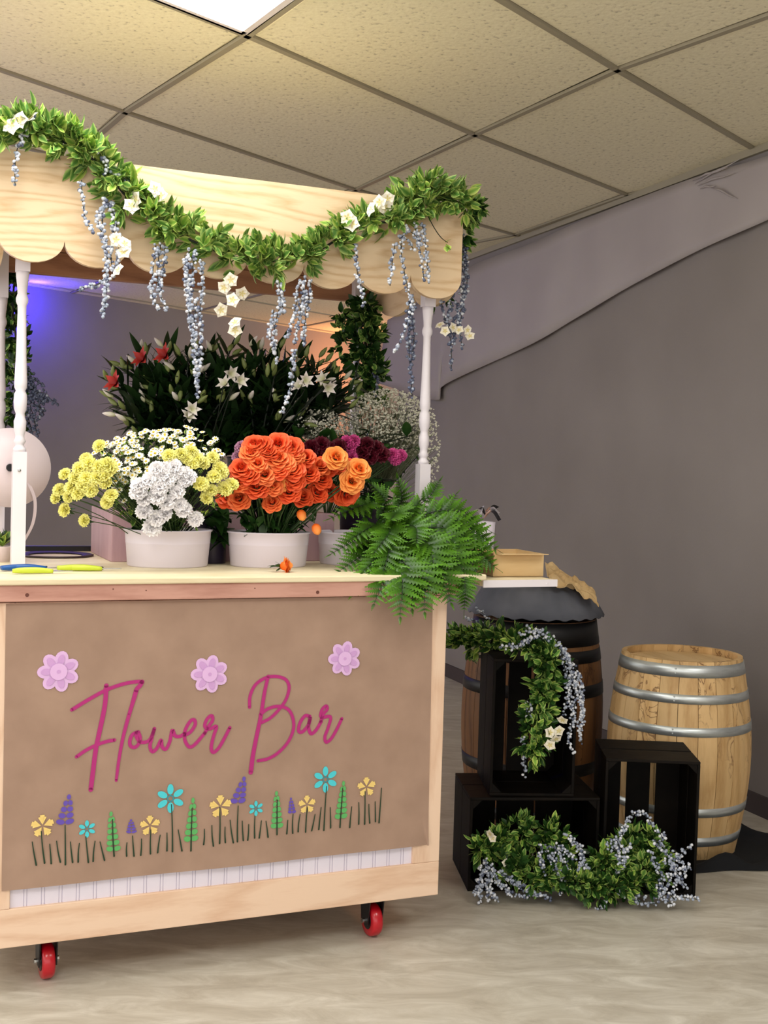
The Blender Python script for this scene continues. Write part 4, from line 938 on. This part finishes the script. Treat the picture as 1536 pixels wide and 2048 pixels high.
FT = [ # tip px, tip local y, mid px, mid y, width
 ((652,1040),.20,(735,1010),.28,.8),((655,1112),.16,(730,1070),.24,.8),((668,1150),.10,(735,1100),.2,.85),((700,1195),.0,(755,1120),.12,1.),((745,1215),-.07,(775,1130),.06,1.05),((800,1243),-.12,(800,1140),.02,1.1),
 ((850,1232),-.12,(835,1140),.02,1.1),((825,1225),-.10,(812,1130),.03,1.0),((905,1212),-.08,(865,1130),.03,1.05),((945,1195),-.03,(895,1110),.06,1.05),((690,1085),.12,(750,1050),.22,.8),((745,1110),.05,(780,1060),.16,.9),
 ((1003,1105),.12,(905,1050),.16,1.1),((998,1140),.10,(915,1085),.14,1.1),((965,1155),.05,(900,1095),.10,1.0),((985,1065),.16,(890,1020),.2,.9),((740,965),.24,(770,1010),.28,.7),((795,955),.26,(800,1010),.3,.7),
 ((842,1000),.20,(810,1030),.26,.8),((820,1020),.15,(790,1035),.24,.8),((915,985),.26,(870,1030),.26,.7),((925,1040),.12,(865,1050),.2,.9),((760,1165),.0,(775,1090),.12,.9),((870,1180),-.05,(850,1090),.08,1.),((835,1090),.04,(820,1050),.16,.9),((780,1040),.10,(790,1030),.2,.8),((930,1120),.04,(880,1070),.12,1.0),((880,960),.34,(850,1000),.32,.6),((900,1150),.0,(860,1085),.08,1.0),((720,1150),.04,(770,1090),.14,.9),((950,1090),.09,(880,1055),.14,1.0)]
for i, (t_, ty, m__, my, wd_) in enumerate(FT):
    lab, grp = ('leatherleaf fern frond arching left over the third tub', 'fern fronds arching left') if t_[0] < 700 else ('leatherleaf fern frond drooping over the counter edge', 'fern fronds drooping over the counter edge') if t_[1] > 1160 else ('leatherleaf fern frond reaching right past the cart corner', 'fern fronds reaching right') if t_[0] > 920 else ('leatherleaf fern frond in the middle of the fern bunch', 'fern fronds in the middle')
    fern(lab, fb+Vector((R.uniform(-.04, .04), R.uniform(-.03, .03), 0)), CW(*m__, my-.02), CW(*t_, ty-.02), wd_, 13, grp)
fern('limp fern frond hanging below the counter at the cart corner', W(.06, .05, ZC+.02), CW(930, 1170, -.06), CW(928, 1225, -.05), .55, 12)

RELABEL()
# ------------------------------------------------------------------ small things on the counter
def ellipsoid(b, c, rx, ry, rz, m=None, n=12):
    prof = [(math.sin(PI*i/8), -math.cos(PI*i/8)) for i in range(9)]; prof[0] = (.02, -1); prof[-1] = (.02, 1)
    mm = (m or Matrix.Identity(4)) @ Matrix.Translation(c) @ Matrix.Diagonal((rx, ry, rz, 1)); b.lathe(prof, n, mm)
def snips(label, u, v, yl, ang, hm, hl=.062, two=True, name='flower_snips'):
    c = CL(u, v, yl); c.z = ZC; m = CART @ Matrix.Translation(c) @ Matrix.Rotation(ang, 4, 'Z'); root = thing(name, label, 'snips' if two else 'knife', m)
    for s_ in ((-1, 1) if two else (0,)):
        b = MB(); mm = Matrix.Rotation(.13*s_, 4, 'Z'); P = curve([mm @ Vector((-hl*2, .006*s_, .009)), mm @ Vector((-hl*1.5, .010*s_, .010)), mm @ Vector((-hl*.7, .012*s_, .010)), mm @ Vector((0, .003*s_, .007))], 14)
        b.tube(P, [.0035+.0055*math.sin(PI*(.12+.76*i/14)) for i in range(15)], 10); b.build('handle', hm, root, m, smooth=True)
    b = MB(); b.prism([(0, -.004), (.052, -.001), (.055, 0), (.052, .002), (0, .006)], .006, .0085, 'z'); b.build('blade', CHROME, root, m)
    if two: b = MB(); b.lathe([(.004, .004), (.004, .012), (.002, .013)], 10); b.build('pivot', BLACK, root, m)
snips('blue-handled floral snips at the left end of the counter', 92, 1134, .20, .1, LBLUE)
snips('lime-green folding knife lying in front of the blue snips', 106, 1143, .10, .03, LGRN, .054, False, 'folding_knife')
snips('lime-green floral snips right of the blue pair', 204, 1137, .17, -.08, LGRN)
b = MB(); b.lathe([(.085, .001), (.12, .001), (.122, .005), (.116, .007), (.09, .004), (.085, .003)], 40, cap=False); tr = b.build('round_tray', mat('dark_tray', (46, 28, 30), .5), None, CART @ Matrix.Translation((-1.075, .72, ZC)), smooth=True)
tag(tr, 'flat dark ring tray lying on the counter by the left posts', 'tray')
# ribbon reel on a stand
rc_ = CL(18, 935, .58); m = CART @ Matrix.Translation((rc_.x, rc_.y, ZC)); reel = thing('ribbon_reel', 'large white ribbon reel behind the left front post', 'reel', m)
hz = rc_.z-ZC; b = MB(); 
def disc(y, r_=.122):
    b.lathe([(.012, 0), (.03, -.002), (.05, .0015), (.052, -.002), (.085, 0), (.088, .003), (r_-.012, .003), (r_-.006, -.002), (r_, -.001), (r_, .004), (.012, .005)], 48, Matrix.Translation((0, y, hz)) @ Matrix.Rotation(PI/2, 4, 'X'), cap=False)
disc(-.03); disc(.03); b.build('flanges', SPOOL, reel, m, smooth=True)
b = MB(); b.lathe([(.10, -.025), (.10, .025)], 40, Matrix.Translation((0, 0, hz)) @ Matrix.Rotation(PI/2, 4, 'X')); b.build('ribbon_roll', mat('cream_ribbon', (236, 224, 222), .6), reel, m, smooth=True)
b = MB(); b.lathe([(.011, -.045), (.011, .05)], 16, Matrix.Translation((0, 0, hz)) @ Matrix.Rotation(PI/2, 4, 'X')); b.build('hub', BLACK, reel, m)
b = MB(); b.box((-.05, .036, 0), (-.015, .05, hz+.02)); b.box((-.06, -.02, 0), (.01, .07, .012)); b.box((-.03, .03, hz-.01), (.005, .05, hz+.01)); b.build('stand', WHITE, reel, m)
b = MB(); P = curve([Vector((.055, -.035, hz-.045)), Vector((.075, -.04, hz-.10)), Vector((.07, -.04, hz-.17)), Vector((.04, -.04, hz-.235))], 16)
vs = []; 
for p in P: vs += [p+Vector((-.005, 0, 0)), p+Vector((.005, .002, .001))]
b.add(vs, [(2*i, 2*i+1, 2*i+3, 2*i+2) for i in range(16)]); b.build('ribbon_tail', mat('sheer_ribbon', (216, 200, 204), .5), reel, m)
# small potted plant at the left edge
pc = CL(4, 1122, .5); pc.z = ZC; m = CART @ Matrix.Translation(pc); pot = thing('potted_plant', 'small leafy plant in a cream pot at the very left edge', 'plant', m)
b = MB(); b.lathe([(.022, 0), (.028, .045), (.030, .048), (.026, .048), (.02, .04)], 20); b.build('pot', SPOOL, pot, m, smooth=True)
ms_ = [CART @ Matrix.Translation(pc) @ frame(Vector((0, 0, .045)), rdir(Vector((0, 0, 1)), 1.0)) @ Matrix.Translation((0, R.uniform(0, .03), 0)) for _ in range(46)]; put_leaves(pot, ms_, lambda: R.choice((0, 1, 4, 8)), 60)
# wrapped bucket on the side leaf behind the ferns
ZL = ZC-.022
def onleaf(u, v, z=ZL): 
    p = at_z(u, v, z); q = p-Vector((X0, Y0, 0)); return Vector((q.x*CY+q.y*SY, -q.x*SY+q.y*CY, z))
q = CL(962, 1060, .45); m = CART @ Matrix.Translation((q.x, .45, ZL)); wb_ = thing('wrapped_pail', 'small white pail with black and white tissue bow behind the ferns', 'pail', m)
hh = q.z-ZL+.03; b = MB(); b.lathe([(.042, 0), (.05, hh), (.047, hh), (.04, .004)], 28, cap=False); b.build('pail', BUCKET, wb_, m, smooth=True)
rr = random.Random(3)
for k in range(7):
    b = MB(); a = rr.uniform(-1.2, 1.2)+(PI if k % 2 else 0); Lr = rr.uniform(.05, .085); c = Vector((.0, -.02, hh+.012+.003*k)); w_ = .011
    P = curve([c, c+Vector((math.cos(a)*Lr*.5, -.01, .025)), c+Vector((math.cos(a)*Lr, -.012, .004+math.sin(a)*.02))], 8); vs = []
    for p in P: vs += [p+Vector((0, -w_, w_*.5)), p+Vector((0, w_, -w_*.2))]
    b.add(vs, [(2*i, 2*i+1, 2*i+3, 2*i+2) for i in range(8)]); b.build('bow_loop', WHITE if k % 3 else BLACK, wb_, m)
# cardboard box and crumpled kraft paper on the side leaf
m = CART @ Matrix.Translation((.322, .10, ZL+.001)) @ Matrix.Rotation(-.06, 4, 'Z'); cb = thing('cardboard_box', 'open tan cardboard box at the back of the side leaf', 'box', m)
b = MB(); 
for a_, c_ in (((-.11, 0, 0), (.07, .004, .075)), ((-.11, .2, 0), (.07, .204, .075)), ((-.11, .004, 0), (-.106, .2, .075)), ((.066, .004, 0), (.07, .2, .075)), ((-.11, 0, 0), (.07, .2, .003))): b.box(a_, c_)
b.build('box_body', CARD, cb, m)
b = MB(); b.box((-.10, -.045, .072), (.066, .0, .075), Matrix.Rotation(-.05, 4, 'X')); b.build('flap', CARD, cb, m)
def crumple(name, label, cat, c, sx, sy, sz, mt, seed=0):
    b = MB(); 
    def fn(u, v):
        x, y = (u-.5)*sx, (v-.5)*sy; n_ = noise.noise(Vector((u*3.2+seed, v*3.2, seed)))+.5*noise.noise(Vector((u*7+seed, v*7, 2)))
        e = max(0, 1-(2*u-1)**4)*max(0, 1-(2*v-1)**4)
        return Vector((x, y, .004+max(0, sz*(.45+.8*n_)*e)))
    b.grid(fn, 18, 14); o = b.build(name, mt, None, Matrix.Translation(c)); so_ = o.modifiers.new('t', 'SOLIDIFY'); so_.thickness = .002; so_.offset = 1
    return tag(o, label, cat)
# ------------------------------------------------------------------ barrels
def barrel(label, x, y, h_, rt_, rb_, wm, hm, hoops, rot=0., headm=None):
    m = Matrix.Translation((x, y, 0)) @ Matrix.Rotation(rot, 4, 'Z'); root = thing('barrel', label, 'barrel', m)
    n = 22; th_ = .018; g = .0022
    rad = lambda z: rt_+(rb_-rt_)*math.sin(PI*z/h_)
    def stave(k):
        b = MB(); a = 2*PI/n; vs = []; nz = 12
        for i in range(nz+1):
            z = h_*i/nz; r_ = rad(z)
            for t in (-.5, -.17, .17, .5):
                q = a*t*(1-g*n/(2*PI*rb_)*1.0); vs.append((r_*math.cos(q), r_*math.sin(q), z))
            for t in (.5, -.5): q = a*t*.985; vs.append(((r_-th_)*math.cos(q), (r_-th_)*math.sin(q), z))
        fs = []
        for i in range(nz):
            for j in range(6): A = i*6+j; B = i*6+(j+1) % 6; fs.append((A, B, B+6, A+6))
        fs += [(5, 4, 3, 2, 1, 0), tuple(nz*6+j for j in range(6))]; b.add(vs, fs); return b
    me = stave(0).mesh('stave', wm)
    for k in range(n): part('stave', me, root, m @ Matrix.Rotation(2*PI*k/n, 4, 'Z'))
    for z, w_ in hoops:
        b = MB(); r0, r1 = rad(z-w_/2)+.0022, rad(z+w_/2)+.0022; b.lathe([(r0-.003, z-w_/2), (r0, z-w_/2), (r1, z+w_/2), (r1-.003, z+w_/2)], 64, cap=False)
        hp = b.build('hoop', hm, root, m, smooth=False)
        for p in hp.data.polygons: p.use_smooth = p.normal.z**2 < .5
        b = MB()
        for dz_ in (-.008, .008): b.lathe([(.0035, 0), (.002, .002)], 8, Matrix.Rotation(-2.2, 4, 'Z') @ Matrix.Translation((rad(z)+.0022, 0, z+dz_)) @ Matrix.Rotation(PI/2, 4, 'Y'))
        b.build('rivet', hm, hp, m)
    hr = rad(h_)-th_-.001; nb_ = 6
    for k in range(nb_):
        x0, x1 = -hr+2*hr*k/nb_+.001, -hr+2*hr*(k+1)/nb_-.001; pts = []
        for t in range(7): xx = x0+(x1-x0)*t/6; pts.append((xx, -math.sqrt(max(0, hr*hr-xx*xx))))
        for t in range(6, -1, -1): xx = x0+(x1-x0)*t/6; pts.append((xx, math.sqrt(max(1e-9, hr*hr-xx*xx))))
        b = MB(); b.prism(pts, h_-.045, h_-.027, 'z'); b.build('head_board', headm or wm, root, m)
    return root
HEADW = wood('barrel_head_oak', (222, 190, 140), (200, 164, 112), 'y', 5, contrast=.6, rand=.04)
barrel('small pale oak barrel with galvanised hoops standing on the black cloth', 1.187, 4.68, .752, .231, .277, OAK, STEEL, ((.075, .036), (.19, .034), (.495, .034), (.615, .034), (.717, .045)), .3, HEADW)
barrel('tall dark oak barrel with black hoops behind the stacked crates', .65, 5.03, .84, .255, .297, OAKD, DHOOP, ((.05, .05), (.24, .05), (.56, .05), (.70, .05), (.79, .095)), .1)
# grey cloth and kraft paper on the tall barrel
b = MB()
def gc(u, v):
    a = -PI*.98+u*PI*1.5; r_ = .05+.235*v; zz = .985-.03*v-.36*max(0, v-.72)+.004*math.sin(a*26)*v
    return Vector((.65+r_*math.cos(a), 5.03+r_*math.sin(a), zz))
b.grid(gc, 90, 8); o = b.build('grey_cloth', CLOTHG, smooth=True); tag(o, 'pleated grey cloth spread over the top of the tall barrel', 'cloth'); so_ = o.modifiers.new('t', 'SOLIDIFY'); so_.thickness = .004
b = MB(); b.box((.50, 4.90, .815), (.80, 5.18, .878)); b.box((.52, 4.93, .878), (.78, 5.15, .955)); o = b.build('dark_tray_box', CRATEW, bevel=.004); tag(o, 'low dark wooden box on the tall barrel under the grey cloth', 'box')
b = MB()
def kp(u, v):
    x = (u-.5)*.20; y = (v-.5)*.16; n_ = noise.noise(Vector((u*3.5, v*3.5, 4)))+.4*noise.noise(Vector((u*9, v*9, 1)))
    return at_y(1143, 1180, 4.86)+Vector((x, y, .035-.42*x-1.2*x*x+.035*n_+(v-.5)*.35*.16))
b.grid(kp, 20, 16); o = b.build('kraft_paper', CARD, smooth=False); so_ = o.modifiers.new('t', 'SOLIDIFY'); so_.thickness = .003
tag(o, 'crumpled cream kraft paper at the right of the tall barrel top', 'paper')
# black cloth under the small barrel
b = MB()
def bc(u, v):
    a = 2*PI*u; r_ = .10+(.255+.05*math.sin(a*2+.5)+.03*math.sin(a*5))*v; zz = .003+.06*math.sin(PI*min(1, max(0, (v-.62)/.38)))*(.6+.4*math.sin(a*7))
    return Vector((1.30+r_*math.cos(a), 4.60+r_*math.sin(a)*.85, zz))
b.grid(bc, 64, 12); o = b.build('black_cloth', CLOTHB, smooth=True); tag(o, 'bunched black cloth on the floor under the small barrel', 'cloth')

# ------------------------------------------------------------------ crates
def crate(label, m, w_, h_, d_, back=3, gap=.02, side=2):
    """box open towards -y; slats along each side"""
    root = thing('wooden_crate', label, 'crate', m); t = .010
    def sl(a, c, name='slat'): b = MB(); b.box(a, c); b.build(name, CRATEW, root, m, bevel=.0015)
    g = gap*.5; sd = (d_-g*(side-1))/side
    for k in range(side):
        y = k*(sd+g)
        sl((0, y, h_-t), (w_, y+sd, h_)); sl((0, y, 0), (w_, y+sd, t)); sl((0, y, t+.0005), (t, y+sd, h_-t-.0005)); sl((w_-t, y, t+.0005), (w_, y+sd, h_-t-.0005))
    bw = (w_-.022-gap*(back-1))/back
    for k in range(back): sl((.011+k*(bw+gap), d_-t-.001, t+.001), (.011+k*(bw+gap)+bw, d_-.001, h_-t-.001), 'back_slat')
    for (x, z, sx, sz) in ((t, t, 1, 1), (w_-t, t, -1, 1), (t, h_-t, 1, -1), (w_-t, h_-t, -1, -1)):
        b = MB(); c_ = .032; x += sx*.0005; z += sz*.0005; b.prism([(x, z), (x+sx*c_, z), (x, z+sz*c_)], .004, d_-.02); b.build('corner_block', CRATEW, root, m)
    return root
CZ = Matrix.Rotation
crate('dark-stained crate lying at the bottom of the stack', Matrix.Translation((.325, 4.055, 0)) @ CZ(.10, 4, 'Z'), .455, .325, .33, 3, .006)
crate('dark-stained crate standing upright on top of the lower crate', Matrix.Translation((.392, 4.085, .3255)) @ CZ(.06, 4, 'Z'), .295, .475, .31, 3, .012)
crate('dark-stained crate standing upright in front of the small pale barrel', Matrix.Translation((.79, 4.085, 0)) @ CZ(-.05, 4, 'Z'), .322, .468, .30, 3, .022)

# ------------------------------------------------------------------ garlands by the crates
YF = 4.03
selF = lambda: R.choice([0, 1, 2, 8, 9, 10, 8, 4])
def FY(u, v, y=YF): return at_y(u, v, y)
gp = [FY(905, 1285, 4.70), FY(945, 1278, 4.62), FY(985, 1278, 4.38), FY(1030, 1284, 4.12), FY(1075, 1300, 4.04), FY(1098, 1325, 4.02), FY(1088, 1375, 4.03), FY(1072, 1430, 4.03), FY(1068, 1480, 4.02), FY(1062, 1505, 4.02)]
g5 = garland('crate_garland', 'leafy garland laid over the upright crate and hanging down its opening', gp, [.055, .065, .065, .05, .045, .055, .058, .056, .055, .035], 270, selF, Vector((0, -.8, .3)), 1.05, k=7)
for pts in ([(950,1215),(965,1226),(980,1238)], [(930,1235),(960,1245),(985,1250)], [(1000,1295),(1035,1290),(1060,1278),(1085,1268)], [(1020,1300),(1050,1285),(1070,1270)], [(1040,1268),(1080,1262),(1115,1285),(1130,1310)], [(1050,1255),(1090,1275),(1128,1300),(1138,1330)], [(1120,1300),(1142,1340),(1140,1400),(1150,1450)], [(1130,1300),(1160,1360),(1163,1420),(1162,1470)], [(1135,1310),(1150,1380),(1145,1440),(1138,1480),(1150,1508)], [(1125,1310),(1135,1370),(1128,1430)], [(1140,1340),(1160,1400),(1168,1450)], [(1045,1475),(1048,1515),(1049,1556)], [(1150,1350),(1165,1410),(1158,1450),(1165,1490)], [(1052,1400),(1058,1440),(1062,1410)]):
    strand(g5, [FY(u, v, 4.55 if u < 990 and v < 1260 else 4.0) for u, v in pts], 1.0, wgt=(.45, .4, .15), size=.92)
for u, v in ((952,1298),(960,1300)): blossom(g5, FY(u, v, 4.50), 1.0)
for u, v in ((1125,1440),(1100,1465),(1112,1478),(1100,1490),(1118,1462)): blossom(g5, FY(u, v, 3.97), .9)
# floor garlands
gp = [FY(958, 1700, 4.02), FY(985, 1690, 4.05), FY(1030, 1665, 4.10), FY(1080, 1672, 4.10), FY(1120, 1690, 4.05), FY(1110, 1740, 3.98), FY(1060, 1745, 4.0), FY(1000, 1730, 4.0), FY(1100, 1760, 3.95), FY(1160, 1768, 3.94), FY(1200, 1772, 3.94)]
g6 = garland('floor_garland', 'leafy garland spilling out of the lowest crate onto the floor', gp, [.04, .055, .065, .065, .055, .055, .06, .055, .045, .04, .035], 350, selF, Vector((0, -.6, .5)), 1.0)
for pts in ([(970,1720),(965,1750),(960,1780),(958,1812)], [(980,1725),(975,1760),(985,1790),(995,1800)], [(985,1730),(978,1770),(975,1800)], [(965,1730),(955,1770),(950,1790)], [(1000,1745),(1030,1765),(1065,1785),(1105,1800)], [(1010,1750),(1045,1775),(1080,1790)], [(995,1760),(1020,1785),(1060,1795)], [(1130,1670),(1155,1690),(1165,1720),(1175,1740)], [(1085,1690),(1080,1720),(1095,1750)], [(1110,1690),(1130,1700),(1150,1720)], [(1100,1720),(1120,1745),(1140,1740)], [(1090,1700),(1110,1720),(1100,1745)], [(1140,1680),(1165,1700),(1160,1730),(1150,1750)], [(1100,1690),(1125,1715),(1135,1740)], [(1120,1745),(1125,1770),(1120,1790)], [(985,1745),(1000,1770),(1025,1790)]):
    strand(g6, [FY(u, v, 3.93) for u, v in pts], 1.35, size=.92, spread=.011)
for u, v in ((980,1668),(985,1676),(1012,1725)): blossom(g6, FY(u, v, 3.96), .7)
gp = [FY(1200, 1715, 3.98), FY(1225, 1740, 3.97), FY(1250, 1700, 4.05), FY(1290, 1690, 4.08), FY(1310, 1720, 4.02), FY(1280, 1760, 3.97), FY(1230, 1775, 3.95), FY(1190, 1770, 3.95)]
g7 = garland('floor_garland', 'leafy garland with berries heaped inside the crate before the small barrel', gp, [.05, .055, .055, .06, .06, .06, .05, .045], 290, selF, Vector((0, -.6, .5)), 1.0)
for pts in ([(1245,1670),(1252,1645),(1265,1628),(1285,1626),(1298,1640),(1305,1652)], [(1215,1690),(1235,1680),(1250,1660)], [(1225,1690),(1240,1720),(1232,1750)], [(1235,1685),(1250,1715),(1240,1745)], [(1220,1700),(1248,1700),(1262,1690)], [(1310,1680),(1330,1700),(1345,1730),(1340,1760)], [(1320,1690),(1325,1670),(1310,1665)], [(1385,1690),(1365,1705),(1350,1720)], [(1340,1715),(1360,1740),(1375,1730),(1380,1740)], [(1345,1730),(1355,1760),(1345,1785)], [(1330,1720),(1350,1740),(1365,1765),(1372,1775)], [(1240,1785),(1265,1795),(1290,1808),(1320,1805)], [(1310,1785),(1330,1800),(1350,1812)], [(1345,1795),(1375,1795),(1398,1800)], [(1240,1780),(1260,1790),(1290,1795)], [(1215,1805),(1200,1815),(1185,1830)], [(1310,1775),(1335,1785),(1350,1800)], [(1300,1700),(1315,1735),(1325,1765),(1320,1790)], [(1340,1745),(1330,1775),(1310,1795)], [(1350,1700),(1365,1730),(1370,1750)]):
    strand(g7, [FY(u, v, 3.92) for u, v in pts], 1.35, size=.92, spread=.011)
